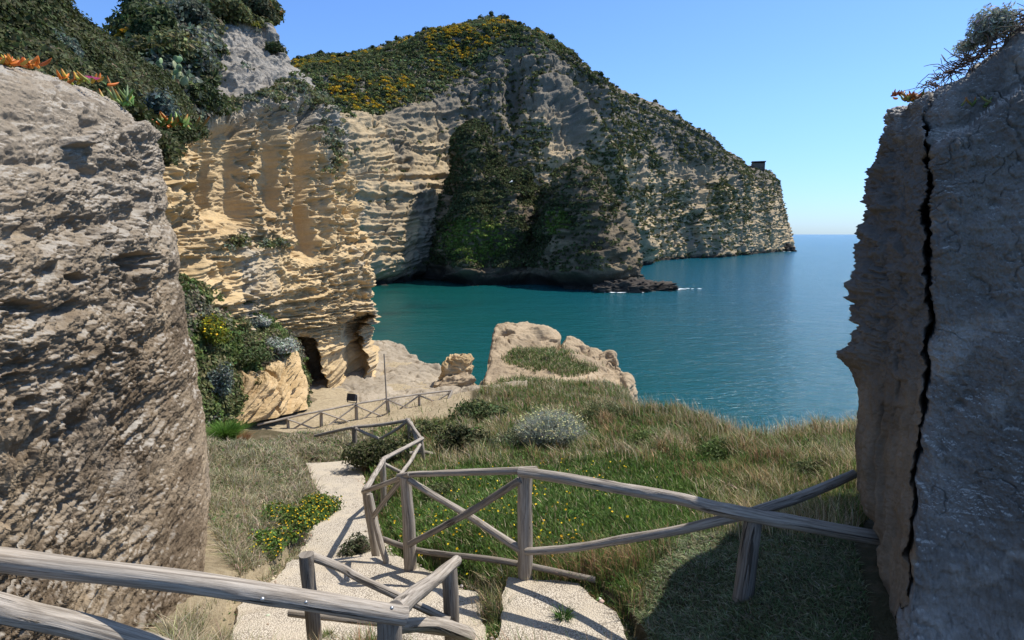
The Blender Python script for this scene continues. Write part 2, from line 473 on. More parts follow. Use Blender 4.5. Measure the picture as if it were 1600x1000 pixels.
def make_ground():
    m, nt = new_mat('soil'); b = NB(nt)
    out = b.n('ShaderNodeOutputMaterial'); bs = b.n('ShaderNodeBsdfPrincipled', Roughness=0.95)
    bs.inputs['Specular IOR Level'].default_value = 0.1
    b.l(bs.outputs[0], out.inputs[0])
    geo = b.n('ShaderNodeNewGeometry'); pos = geo.outputs['Position']
    n1 = b.noise(pos, 1.2, 5); n2 = b.noise(pos, 9, 5, 0.65); n3 = b.noise(pos, 60, 3)
    at = b.n('ShaderNodeAttribute', attribute_name='col')
    c = b.mix(b.math('MULTIPLY', b.ramp(n2, 0.4, 0.7), 0.6), at.outputs['Color'], (0.16, 0.12, 0.075))
    c = b.mix(b.math('MULTIPLY', b.ramp(n1, 0.5, 0.7), 0.35), c, (0.30, 0.24, 0.16))
    hs = b.n('ShaderNodeHueSaturation'); b.l(c, hs.inputs['Color']); b.l(b.math('ADD', b.math('MULTIPLY', n3, 0.6), 0.7), hs.inputs['Value'])
    b.l(hs.outputs[0], bs.inputs['Base Color'])
    h = b.math('ADD', n2, b.math('MULTIPLY', n3, 0.5))
    bp = b.n('ShaderNodeBump', Strength=0.8, Distance=0.05); b.l(h, bp.inputs['Height']); b.l(bp.outputs[0], bs.inputs['Normal'])
    ys = np.concatenate([np.linspace(-8, 1.5, 14)[:-1], 1.5 * (42 / 1.5) ** np.linspace(0, 1, 420)])
    us = np.linspace(-1.45, 1.45, 420)
    Y, U = np.meshgrid(ys, us, indexing='ij')
    X = U * np.maximum(np.abs(Y), 3.0) * 1.0
    Z = ground_h(X, Y)
    S = np.stack([X, Y, Z], -1)
    px, py = proj(S)
    # earth colour: sandy by the steps and on the rock shelf, dark humus under the meadow
    sandy = np.maximum(np.maximum(blob(px, py, 420, 930, 190, 80), 0.8 * blob(px, py, 340, 840, 60, 90)), ((Y > 18) & (X < -1.5)) * 1.0)
    sandy = np.maximum(sandy, sstep(0.3, -0.2, poly_sd(X, Y, COAST)))
    col = np.array((0.075, 0.065, 0.035)) * (1 - sandy[..., None]) + np.array((0.42, 0.34, 0.22)) * sandy[..., None]
    o = grid_obj('ground', S, m, col=col)
    tag(o, 'sandy and grassy earth sloping down to the rock shelf', 'ground', kind='structure')
make_ground()

def make_path():
    m, nt = new_mat('cast_gravel_concrete'); b = NB(nt)
    out = b.n('ShaderNodeOutputMaterial'); bs = b.n('ShaderNodeBsdfPrincipled', Roughness=0.95)
    bs.inputs['Specular IOR Level'].default_value = 0.1
    b.l(bs.outputs[0], out.inputs[0])
    geo = b.n('ShaderNodeNewGeometry'); pos = geo.outputs['Position']
    v = b.n('ShaderNodeTexVoronoi', Scale=60.0); b.l(pos, v.inputs['Vector'])
    n1 = b.noise(pos, 2.2, 5); n2 = b.noise(pos, 30, 4)
    c = b.mix(b.ramp(n1, 0.35, 0.68), (0.60, 0.53, 0.43), (0.50, 0.43, 0.33))
    dirt = b.noise(pos, 1.1, 6, 0.7, 0.5)
    c = b.mix(b.math('MULTIPLY', b.ramp(dirt, 0.5, 0.72), 0.6), c, (0.30, 0.24, 0.165))
    peb = b.ramp(v.outputs['Distance'], 0.42, 0.62)
    c = b.mix(b.math('MULTIPLY', peb, b.ramp(n1, 0.62, 0.42)), c, (0.30, 0.255, 0.20))
    hs = b.n('ShaderNodeHueSaturation'); b.l(c, hs.inputs['Color']); b.l(b.math('ADD', b.math('MULTIPLY', n2, 0.5), 0.75), hs.inputs['Value'])
    b.l(hs.outputs[0], bs.inputs['Base Color'])
    h = b.math('SUBTRACT', b.math('MULTIPLY', n2, 0.5), v.outputs['Distance'])
    bp = b.n('ShaderNodeBump', Strength=0.6, Distance=0.02); b.l(h, bp.inputs['Height']); b.l(bp.outputs[0], bs.inputs['Normal'])
    V = []; Q = []
    def tread(poly, z, th):
        """poly: list of xy rings (N) ; a thick slab with a wavy rim"""
        pts = []
        for i in range(len(poly)):
            a = np.array(poly[i]); c_ = np.array(poly[(i + 1) % len(poly)])
            k = max(4, int(np.linalg.norm(c_ - a) / 0.05))
            for t in np.arange(k) / k: pts.append(a + (c_ - a) * t)
        pts = np.array(pts); q3 = np.concatenate([pts, np.full((len(pts), 1), z)], 1)
        cen = pts.mean(0); d = pts - cen; d /= np.linalg.norm(d, axis=1)[:, None]
        pts = pts + d * (0.055 * fbm(q3 * 2.4, 5, .65))[:, None]
        n = len(pts); base = len(V); cen0 = np.mean(poly, 0)
        rings = [(1.0, -th), (1.0, -0.025), (0.985, -0.004), (0.9, 0.0), (0.6, 0.0), (0.3, 0.0)]
        zz = z if np.ndim(z) else z
        for s, dz in rings:
            pp = cen + (pts - cen) * s
            nz = 0.012 * fbm(np.concatenate([pp, np.full((n, 1), 1.0)], 1) * 1.5, 3)
            sl = (pp - cen0) @ SL
            for i in range(n): V.append((pp[i, 0], pp[i, 1], z + dz + nz[i] + sl[i]))
        for r in range(len(rings) - 1):
            for i in range(n):
                Q.append((base + r * n + i, base + r * n + (i + 1) % n, base + (r + 1) * n + (i + 1) % n, base + (r + 1) * n + i))
        V.append((cen[0], cen[1], z)); ci = len(V) - 1
        for i in range(n): T.append((base + (len(rings) - 1) * n + i, base + (len(rings) - 1) * n + (i + 1) % n, ci))
    T = []
    for poly, cen, zc, SL in TREADS:
        tread(poly, zc, 0.35)
    o = mesh_np('path', V, [np.array(Q), np.array(T)], m, smooth=False)
    tag(o, 'pale concrete path stepping down between the railings', 'path', kind='structure')
    V.clear(); Q.clear(); T.clear()
    SL = np.array([0.02, -0.02])
    sz = P(830, 950, 5.0)[2] + 0.02
    tread(list(SLAB[::1]), sz, 0.3)
    o = mesh_np('concrete_slab', V, [np.array(Q), np.array(T)], m, smooth=False)
    tag(o, 'speckled gravel concrete slab at the foot of the middle post', 'slab', kind='structure')
make_path()
# ------------------------------------------------------------------ near rocks
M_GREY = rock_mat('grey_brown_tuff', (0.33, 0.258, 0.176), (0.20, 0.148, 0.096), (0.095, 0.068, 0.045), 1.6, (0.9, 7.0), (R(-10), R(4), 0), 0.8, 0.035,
                  stain=((0.29, 0.235, 0.175), 1.1, 0.7, 0.6), top_sun_and_lichen=((0.37, 0.335, 0.285), 0.4, 0.85),
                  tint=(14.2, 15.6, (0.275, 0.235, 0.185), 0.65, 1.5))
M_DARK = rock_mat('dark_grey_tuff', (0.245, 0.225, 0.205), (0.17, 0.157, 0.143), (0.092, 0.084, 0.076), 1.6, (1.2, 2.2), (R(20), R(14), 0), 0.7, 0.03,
                  stain=((0.34, 0.315, 0.285), 2.2, 2.2, 0.75), top_sun_and_lichen=((0.44, 0.42, 0.38), 0.6, 0.9))
M_BROWN_SHADE = rock_mat('brown_banded_shaded_tuff', (0.27, 0.205, 0.145), (0.195, 0.145, 0.10), (0.115, 0.088, 0.065), 1.6, (3.0, 0.8), (R(6), R(-8), 0), 0.6, 0.03,
                   tint=(13.6, 14.6, (0.145, 0.132, 0.12), 0.9, 1.2))  # dark grey upper tint: shade of the turned-away face put into the colour
M_OCHRE = rock_mat('ochre_tuff', (0.60, 0.45, 0.255), (0.52, 0.375, 0.195), (0.41, 0.30, 0.17), 0.5, (0.35, 3.4), (R(4), R(-9), 0), 0.7, 0.10,
                   stain=((0.36, 0.315, 0.245), 0.45, 0.10, 0.85), tint=(18.0, 19.8, (0.30, 0.275, 0.235), 0.85, 3.0))
M_LEDGE = rock_mat('banded_ochre_tuff', (0.56, 0.41, 0.23), (0.40, 0.28, 0.14), (0.27, 0.185, 0.10), 0.8, (0.5, 6.0), (R(-8), R(-24), 0), 0.7, 0.07)
M_SHELF = rock_mat('pale_shelf_rock', (0.38, 0.32, 0.24), (0.31, 0.255, 0.185), (0.21, 0.175, 0.13), 0.5, (0.5, 1.5), (0, 0, 0), 0.7, 0.08)
M_GREYUP = rock_mat('pale_grey_rock', (0.36, 0.33, 0.285), (0.26, 0.235, 0.20), (0.155, 0.14, 0.12), 0.6, (0.5, 1.6), (R(10), R(20), 0), 0.8, 0.12)
M_HEAD = rock_mat('headland_tuff', (0.50, 0.385, 0.235), (0.36, 0.28, 0.17), (0.24, 0.19, 0.13), 0.09, (0.035, 0.42), (R(5), R(-12), 0), 0.8, 0.6,
                  stain=((0.24, 0.215, 0.17), 0.05, 0.02, 0.85), wet=(0.6, 3.2, (0.035, 0.032, 0.028), 2.5),
                  tint=(38, 66, (0.165, 0.148, 0.12), 0.9, 40))
M_SPUR = rock_mat('dark_spur_rock', (0.24, 0.185, 0.115), (0.115, 0.092, 0.062), (0.055, 0.047, 0.035), 0.12, (0.06, 0.5), (R(5), R(-12), 0), 0.8, 0.5,
                  wet=(1.0, 6.0, (0.03, 0.027, 0.023), 4))
M_WET = rock_mat('wet_shore_rock', (0.085, 0.072, 0.058), (0.055, 0.047, 0.04), (0.03, 0.027, 0.024), 0.3, (0.1, 0.8), (0, 0, 0), 0.7, 0.3)

def unit_xy(S, sx=0.0):
    v = S * np.array([1, 1, 0]) + np.array([sx, 0, 0]); return v / np.linalg.norm(v, axis=-1, keepdims=True)

DENT_L = [(190,412,30,15,.26),(118,222,18,8,-.12),(95,437,18,8,.10),(10,480,30,10,.12),(230,205,30,14,-.08)]
def left_rock():
    cols = [
     [(-420,40,7.5),(-460,20,5.0),(-420,0,2.7),(-420,250,2.4),(-400,500,2.25),(-390,700,2.15),(-380,900,2.1),(-370,1150,2.1)],
     [(-90,120,8.0),(-40,96,5.4),(0,104,4.0),(0,270,3.45),(0,450,3.2),(0,640,3.1),(0,830,3.1),(0,1100,3.1)],
     [(60,160,8.5),(95,140,6.0),(125,150,4.6),(138,290,4.2),(140,450,3.95),(140,640,3.85),(140,830,3.8),(150,1060,3.7)],
     [(150,200,9.0),(185,183,6.6),(213,193,5.4),(232,310,5.1),(240,470,4.85),(250,640,4.75),(252,800,4.65),(255,1010,4.5)],
     [(200,240,9.2),(228,222,7.2),(247,226,6.0),(267,300,5.9),(286,470,5.8),(312,640,5.7),(318,800,5.6),(312,950,5.45)],
     [(200,260,9.8),(222,240,8.4),(240,248,7.6),(250,320,7.5),(268,480,7.4),(288,640,7.3),(295,790,7.2),(292,930,7.1)],
     [(120,280,11),(140,260,10.5),(150,260,10),(155,330,10),(160,480,10),(170,640,10),(180,790,10),(180,900,10)]]
    S = surf_pts(ctrl_px(cols), 720, 820); n = outward(S); px, py = proj(S)
    q = S.copy(); q[..., 2] = q[..., 2] - (0.16 + .42 * sstep(560, 740, py + .35 * (px - 150))) * (q[..., 1] - 4) + 0.10 * fbm(S * 0.9, 3)
    d = 0.12 * fbm(S * 0.55, 3)
    rough = sstep(-0.25, 0.3, fbm(S * 0.6 + 8, 3)) * (1 - .55 * sstep(175, 250, px) * sstep(420, 520, py))
    smooth_top = sstep(290, 180, py + 0.25 * px - 40)
    kk = (0.22 + 0.58 * rough) * (1 - 0.7 * smooth_top)
    qq = q + 0.10 * np.stack([fbm(S * 2.2, 3), fbm(S * 2.2 + 40, 3), .5 * fbm(S * 2.2 + 80, 3)], -1)
    d += 0.035 * fbm(qq * V3(1.2, 1.2, 6.0), 6, 0.62) * kk
    for fr, am in ((4.0, .042), (9.0, .026), (19.0, .013)):
        led = np.clip(1 - np.abs(perlin(qq * V3(fr * .16, fr * .16, fr * .62) + fr)) * 2.6, 0, 1)
        d += am * led * kk * (.3 + .7 * sstep(-.3, .2, fbm(S * 1.1 + fr, 3)))
    # deep undercut bands, as the dark ragged ledges under the pale bed
    for c0, sl, wd, am in ((372, -.155, 20, .15), (330, -.10, 8, .05), (505, -.25, 15, .10), (600, -.28, 12, .07), (250, .1, 9, .08), (700, -.30, 14, .07)):
        line = c0 + sl * px + 24 * fbm(np.stack([px / 70, 0 * px, 0 * px + c0], -1), 3)
        d -= .62 * am * np.exp(-((py - line) / wd) ** 2) * sstep(-.45, .25, fbm(np.stack([px / 60, py / 60, 0 * px + c0], -1), 3) + .15)
    f1, f2, _ = worley(q * V3(3.2, 3.2, 7.5))
    pits = sstep(0.42, 0.12, f1) * sstep(-0.12, 0.3, fbm(S * 1.3 + 21, 3))
    d -= 0.06 * pits
    f1, f2, _ = worley(q * V3(8, 8, 13))
    d -= 0.036 * sstep(0.42, 0.1, f1) * sstep(-0.3, 0.2, fbm(S * 1.7 + 3, 3))
    f1, f2, _ = worley(q * V3(19, 19, 26))
    d -= 0.016 * sstep(0.45, 0.1, f1) * sstep(-0.2, 0.25, fbm(S * 2.7 + 13, 3)) * (1 - .4 * smooth_top)
    d += 0.028 * fbm(qq * V3(5, 5, 9), 6, .78) * (1 - .5 * smooth_top)
    d = d * (1 - .45 * sstep(225, 275, px))
    for cx, cy, rx, ry, dp in DENT_L:
        e = np.hypot((px - cx) / rx, (py - cy) / ry) + 0.35 * fbm(np.stack([px / 18, py / 14, 0 * px], -1), 3)
        d -= dp * sstep(1.25, 0.65, e)
    S2 = S + n * d[..., None]
    o = grid_obj('rock_wall', S2, M_GREY)
    tag(o, 'huge rough grey brown tuff wall filling the left side, pitted and layered', 'rock')
    return S2, n
for _m in (M_DARK, M_BROWN_SHADE, M_GREY):
    for _n in _m.node_tree.nodes:
        if _n.type == 'BSDF_PRINCIPLED': _n.inputs['Specular IOR Level'].default_value = 0.03
LEFT_S, LEFT_N = left_rock()

def crack_x(py):
    return np.interp(py, [150, 240, 400, 500, 600, 700, 800, 900, 1000, 1200], [1455, 1458, 1462, 1455, 1450, 1440, 1432, 1420, 1402, 1390])

def right_rock():
    cols = [
     [(1500,220,7.6),(1490,215,7.0),(1480,240,6.8),(1470,320,6.8),(1470,430,6.8),(1470,545,6.8),(1470,640,6.7),(1470,760,6.4),(1480,850,6.0),(1490,1000,5.7)],
     [(1480,195,7.2),(1420,178,6.2),(1402,215,6.2),(1380,310,6.1),(1372,430,6.0),(1370,545,6.0),(1372,640,5.9),(1375,760,5.6),(1395,850,5.2),(1405,1030,4.9)],
     [(1450,190,6.4),(1403,172,5.15),(1390,206,5.0),(1362,300,4.9),(1350,430,4.8),(1338,540,4.75),(1330,640,4.7),(1338,745,4.6),(1368,850,4.2),(1382,1050,3.9)],
     [(1490,165,5.8),(1440,152,4.62),(1425,185,4.5),(1408,300,4.35),(1400,430,4.25),(1395,545,4.2),(1390,640,4.15),(1392,750,4.05),(1400,850,3.85),(1404,1070,3.6)],
     [(1540,138,5.4),(1492,126,4.2),(1462,210,4.0),(1458,300,3.95),(1460,430,3.85),(1455,545,3.8),(1448,640,3.75),(1440,750,3.65),(1428,850,3.5),(1404,1100,3.3)],
     [(1600,98,5.2),(1545,85,4.1),(1530,190,3.86),(1528,300,3.8),(1530,430,3.72),(1528,545,3.65),(1525,640,3.6),(1520,750,3.5),(1515,850,3.4),(1510,1150,3.2)],
     [(1680,35,5.0),(1625,20,3.95),(1610,145,3.74),(1605,300,3.68),(1605,430,3.6),(1605,545,3.52),(1605,640,3.46),(1605,750,3.38),(1605,850,3.3),(1605,1200,3.1)],
     [(1900,-40,4.8),(1830,-60,3.7),(1800,60,3.5),(1790,300,3.4),(1790,430,3.35),(1790,545,3.3),(1790,640,3.25),(1790,750,3.2),(1790,850,3.1),(1790,1250,3.0)],
     [(2250,-250,4.2),(2200,-200,3.3),(2150,-50,3.1),(2150,300,3.0),(2150,430,3.0),(2150,545,3.0),(2150,640,2.9),(2150,750,2.9),(2150,850,2.8),(2150,1350,2.7)]]
    S = surf_pts(ctrl_px(cols), 760, 820); n = outward(S); px, py = proj(S)
    # clean plates on both sides of the long crack
    cx = crack_x(py) + 7 * fbm(np.stack([py / 60, 0 * py, 0 * py], -1), 4)
    side = px - cx
    d = 0.06 * fbm(S * 0.9 + 5, 4)
    inface = sstep(150, 230, py)
    yl = 243 - .75 * (px - 1460) + 9 * fbm(np.stack([px / 30, 0 * py, 0 * py + 2], -1), 4)
    hole = .15 * sstep(3, -20, py - yl) * sstep(-4, 6, side) + .10 * sstep(0, -14, side) * sstep(200, 260, py)
    hole += 0.55 * np.exp(-((side + 2) / (3.2 + 2.6 * fbm(np.stack([py / 33, 0 * py, 0 * py + 8], -1), 2))) ** 2) * inface * sstep(1020, 880, py) * (0.55 + 0.45 * sstep(-.2, .2, fbm(np.stack([py / 40, 0 * py, 0 * py + 4], -1), 2)))
    # parallel ridges left of it, and flow bands in the lower brown bulge
    for off, wd, am in ((-38, 5, .05), (-62, 8, .04)):
        sd2 = side - off + 6 * fbm(np.stack([py / 50, 0 * py + off, 0 * py], -1), 3)
        hole += 1.1 * am * np.exp(-(sd2 / wd) ** 2) * inface * sstep(760, 600, py) * sstep(-.25, .1, fbm(np.stack([py / 50, 0 * py + off, 0 * py + 5], -1), 2))
    warp = px + 0.14 * (py - 700) + 16 * fbm(np.stack([py / 110, px / 200, 0 * py], -1), 3)
    low = sstep(540, 640, py) * sstep(10, -25, side)
    d += 0.05 * low * perlin(np.stack([warp / 21, py / 500, 0 * px], -1)) + 0.03 * low * perlin(np.stack([warp / 9, py / 300, 0 * px + 3], -1))
    qs = S + .12 * np.stack([fbm(S * 2.5, 4, .65), fbm(S * 2.5 + 30, 4, .65), fbm(S * 2.5 + 60, 4, .65)], -1)
    for k_, (a1, a2, sc) in enumerate(((.55, -.25, V3(2.0, 2.0, .75)), (-.7, .4, V3(1.6, 1.6, 1.1)), (.1, .9, V3(3.4, 3.4, 1.5)))):
        qk = qs.copy(); qk[..., 0] += a1 * qs[..., 2]; qk[..., 1] += a2 * qs[..., 2]
        fr = np.abs(perlin(qk * sc + 9 + 5 * k_))
        d -= (0.022, .02, .016)[k_] * sstep(0.045, 0.0, fr) * (1 - low) * sstep(-.05, .30, fbm(S * 1.6 + 7 + 11 * k_, 3))
    f1, f2, idc = worley(S * V3(2.6, 2.6, 3.4))
    d += 0.022 * (RND[idc, 0] - .5) * sstep(0.0, 0.04, f2 - f1) * (1 - low)
    f1, f2, idc = worley(qs * V3(6, 6, 7.5)); d += 0.018 * (RND[idc, 1] - .5) * sstep(0.0, 0.05, f2 - f1) * (1 - .7 * low)
    d += 0.020 * fbm(S * 5, 6, .78) * (1 - .5 * low)
    f1, _, _ = worley(S * 9)
    d -= 0.03 * sstep(.38, .1, f1) * sstep(0.1, .5, fbm(S * 1.4, 3))
    # ragged teeth down the seaward edge
    teeth = sstep(1440, 1372, px) * sstep(620, 520, py)
    d += 0.085 * teeth * np.clip(fbm(S * V3(2, 2, 5.5) + 12, 5, .65), -.4, 1)
    # ledge at 555
    e = np.exp(-((py - 563) / 13) ** 2) * sstep(1385, 1335, px)
    d += 0.12 * e
    S2 = S + n * d[..., None] + hole[..., None] * unit_xy(S)
    # split: brown banded bulge below, shade painted on the face left of the crack; keep one mesh with two slots
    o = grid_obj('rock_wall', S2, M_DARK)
    o.data.materials.append(M_BROWN_SHADE)
    msk = ((low[:-1, :-1] > 0.45) | ((side[:-1, :-1] < -4 + 12 * fbm(S[:-1, :-1] * 2.5, 4)) & (py[:-1, :-1] > 215 + 30 * fbm(S[:-1, :-1] * 2, 3)))).ravel()
    o.data.polygons.foreach_set('material_index', msk.astype(np.int32))
    tag(o, 'tall shaded dark grey rock wall on the right with a long vertical crack', 'rock')
    return S2, n
RIGHT_S, RIGHT_N = right_rock()

# ------------------------------------------------------------------ ochre cliff on the left of the bay
FLUTES = [(362,24,.80,188,350),(428,14,.65,195,330),(480,11,.95,165,400),(318,9,.35,230,330),(452,5,.4,240,300)]
def left_cliff():
    cols = [
     [(-60,800,13.6),(-60,600,13.8),(-50,430,14.1),(-40,300,14.5),(-20,200,15.5),(0,180,17)],
     [(90,760,15),(90,580,15.2),(95,430,15.5),(110,300,15.9),(125,200,17),(135,184,18.5)],
     [(210,720,16.5),(210,560,16.7),(215,420,17),(225,300,17.4),(238,205,18.5),(250,188,20)],
     [(290,700,18.5),(298,560,18.7),(293,420,19),(283,300,19.4),(285,215,20.0),(292,180,22)],
     [(370,660,21),(370,540,21.2),(365,420,21.5),(355,290,21.8),(345,190,22.4),(348,160,24.5)],
     [(440,630,23.5),(435,530,23.6),(430,420,23.8),(425,300,24.1),(418,170,24.6),(418,146,26.5)],
     [(505,612,25.5),(503,520,25.6),(500,410,25.9),(488,290,26.3),(470,166,26.8),(462,146,28.5)],
     [(556,604,27.2),(553,520,27.4),(545,410,27.7),(524,270,28.1),(500,176,28.4),(488,160,29.5)],
     [(583,597,28.5),(570,510,28.7),(570,420,28.9),(538,265,29.3),(514,186,29.6),(498,172,30.4)],
     [(572,590,31),(560,510,31),(555,420,31.2),(525,270,31.5),(505,190,31.8),(490,175,32.2)],
     [(480,590,40),(480,510,40),(480,420,40),(470,270,40),(460,190,40),(455,180,40)]]
    S = surf_pts(ctrl_px(cols), 760, 760); n = outward(S); px, py = proj(S)
    s = S[..., 0] * 0.4 + S[..., 1] * 0.92
    dip = sstep(460, 560, py)
    z2 = S[..., 2] - (0.10 + 0.16 * dip) * s + 0.25 * fbm(S * 0.35, 3)
    q = np.stack([S[..., 0], S[..., 1], z2], -1)
    up = sstep(395, 330, py) * sstep(150, 190, py)
    d = 0.55 * fbm(S * V3(.22, .22, .18) + 6, 4)
    # flutes
    wob = 10 * fbm(np.stack([py / 70, px / 300, 0 * px], -1), 3)
    fl = 0
    for cx, hw, dp, y0, y1 in FLUTES:
        e = sstep(hw * 1.35, hw * 0.8, np.abs(px + wob * .6 - cx)) * sstep(y0 - 12, y0 + 14, py) * sstep(y1 + 14, y1 - 22, py)
        d -= dp * e; fl = np.maximum(fl, e)
    calm = 1 - 0.82 * fl
    # protruding hard beds
    bed = fbm(q * V3(.09, .09, 1.9), 3, .6)
    d += 0.22 * sstep(-.2, .45, bed) * calm * (1 - .7 * up)
    ribs = ridged(np.stack([px / 34 + .5 * fbm(S * .5, 3), py / 150, 0 * px + 5], -1), 3)
    d += .75 * (ribs - .55) * up * calm
    thin = 1 - np.abs(perlin(q * V3(.13, .13, 2.7) + 11)) * 2.4
    d += 0.17 * np.clip(thin, 0, 1) * sstep(-.4, .2, fbm(S * .4 + 3, 3)) * calm * (1 - .5 * up)
    thin = 1 - np.abs(perlin(q * V3(.22, .22, 6.0) + 7)) * 2.4
    d += 0.085 * np.clip(thin, 0, 1) * calm
    f1, f2, _ = worley((q + .5 * np.stack([fbm(S * .6, 3), fbm(S * .6 + 40, 3), fbm(S * .6 + 80, 3)], -1)) * V3(1.0, 1.0, .95))
    d -= .26 * sstep(.0, .30, f2 - f1) * up * calm * sstep(-.4, .1, fbm(S * .3 + 61, 3))
    # honeycomb weathering: walls of the cells stand proud
    qw = q + 0.25 * np.stack([fbm(S * .9, 3), fbm(S * .9 + 40, 3), fbm(S * .9 + 80, 3)], -1)
    for sc, am, m0 in ((V3(.8, .8, 1.35), .26, -.12), (V3(1.9, 1.9, 2.9), .17, -.3), (V3(4.0, 4.0, 5.6), .10, -.45)):
        f1, f2, _ = worley(qw * sc)
        mk = sstep(m0, m0 + .4, fbm(S * .38 + sc[0] * 9, 3) + 0.25 * sstep(560, 470, py) - .35 * dip) * calm
        d -= am * sstep(.03, .42, f2 - f1) * mk
    d += 0.05 * fbm(q * V3(2.5, 2.5, 6), 4, .6)
    # big smooth plane in the middle and a hollow at its foot
    e = sstep(1.1, .6, np.hypot((px - 415) / 34, (py - 425) / 42)); d = d * (1 - .6 * e) + .18 * e
    # lower banded part: cut face, smoother
    low = sstep(500, 545, py) * sstep(440, 470, px)
    d = d * (1 - .55 * low) + low * .1
    d -= .16 * sstep(.42, .1, worley(qw * V3(2.2, 2.2, 2.8))[0]) * sstep(-.1, .3, fbm(S * .5 + 33, 3)) * calm
    # two square openings cut into the foot
    wx = px - 0.28 * (py - 560) + 3 * fbm(np.stack([py / 12, px / 12, 0 * px], -1), 2)
    door = sstep(-3, 3, wx - 465) * sstep(3, -3, wx - 495) * sstep(-3, 3, py - (528 + .05 * px - 22)) * sstep(640, 600, py)
    wx2 = px + 2.5 * fbm(np.stack([py / 14, px / 12, 0 * px + 4], -1), 2)
    niche = sstep(-3, 3, wx2 - (534 + .02 * (py - 500))) * sstep(4, -3, wx2 - (560 + .03 * (py - 500))) * sstep(486, 500, py) * sstep(640, 600, py)
    d += 0.55 * np.exp(-((py - 497) / 12) ** 2) * sstep(520, 545, px)
    d += 0.3 * np.exp(-((py - 430) / 10) ** 2) * sstep(540, 560, px) + .3 * np.exp(-((py - 325) / 9) ** 2) * sstep(528, 540, px) * sstep(575, 555, px)
    # the seaward arris is ragged with shelves
    d += 0.35 * sstep(500, 560, px) * fbm(q * V3(.2, .2, 1.2) + 51, 3)
    hole = (3.2 * door + 1.5 * niche)[..., None] * unit_xy(S, 2.0)
    S2 = S + n * d[..., None] + hole
    o = grid_obj('cliff', S2, M_OCHRE)
    tag(o, 'ochre tuff cliff with honeycombed ledges, fluted columns and a dark doorway at its foot', 'cliff', kind='structure')
    return S2, n
CLIFF_S, CLIFF_N = left_cliff()

def upper_slope():
    cols = [
     [(240,240,30),(240,150,32),(240,62,34),(240,10,37),(240,-80,42)],
     [(235,235,21),(225,150,23),(214,66,26),(222,10,30),(226,-80,36)],
     [(250,215,19.5),(240,130,21.5),(228,66,25),(234,10,29),(234,-80,35)],
     [(290,200,21),(285,120,23.5),(270,45,27),(262,-15,31),(255,-100,36)],
     [(345,185,23.5),(345,118,25.5),(338,52,28.5),(325,0,32),(315,-90,37)],
     [(400,170,25.7),(400,118,27.2),(388,60,29.5),(375,8,32),(362,-80,37)],
     [(462,160,28.2),(442,112,29.3),(424,75,30.6),(402,28,32.2),(388,-50,36)],
     [(478,156,29.3),(453,106,30.6),(434,68,31.6),(412,18,33.2),(398,-60,37)],
     [(490,172,31.5),(450,120,33.5),(428,85,35),(405,30,37),(392,-40,40)],
     [(470,200,40),(430,140,42),(410,100,44),(390,50,46),(380,0,48)]]
    S = surf_pts(ctrl_px(cols), 420, 360); n = outward(S); px, py = proj(S)
    d = 0.7 * fbm(S * .25, 5, .55) + 0.35 * (ridged(S * V3(.55, .55, .8), 4) - .6)
    f1, f2, idc = worley(S * V3(.9, .9, 1.3)); d += 0.35 * (RND[idc, 1] - .5) * sstep(.02, .2, f2 - f1)
    d += 0.10 * fbm(S * 2.4, 4, .6)
    d -= 0.5 * blob(px, py, 385, 98, 22, 10) + .4 * blob(px, py, 420, 128, 20, 8)
    S2 = S + n * d[..., None]
    o = grid_obj('rock_peak', S2, M_GREYUP)
    tag(o, 'pale grey crumbling rock slope rising above the ochre cliff', 'cliff', kind='structure')
    return S2, n
UPPER_S, UPPER_N = upper_slope()

M_HUMUS = plain_mat('dark_humus', (0.03, 0.03, 0.016), 0.95, var=.5, scale=3)
def dark_hill():
    cols = [
     [(-330,110,3.6),(-340,0,5),(-350,-150,7.5),(-350,-320,11),(-350,-330,14)],
     [(-20,140,5.0),(-10,70,7.5),(0,-10,10),(0,-95,13),(0,-100,17)],
     [(100,165,6.4),(100,108,8.8),(96,64,11),(92,28,13.5),(80,20,17)],
     [(185,205,7.6),(182,150,10),(180,112,12),(172,78,14.5),(160,70,18)],
     [(250,245,8.6),(248,190,11),(238,150,13),(222,116,15.5),(205,105,19)],
     [(282,228,10.5),(280,205,12.5),(268,172,14.5),(252,138,16.5),(230,115,20)],
     [(286,215,14),(284,205,15.5),(274,178,17),(262,150,19),(240,130,22)]]
    S = surf_pts(ctrl_px(cols), 200, 160); n = outward(S)
    S2 = S + n * (0.35 * fbm(S * .6, 4))[..., None]
    o = grid_obj('hillside', S2, M_HUMUS)
    tag(o, 'steep hillside under dark evergreen scrub above the grey rock', 'hill', kind='structure')
    return S2, n
HILL_S, HILL_N = dark_hill()

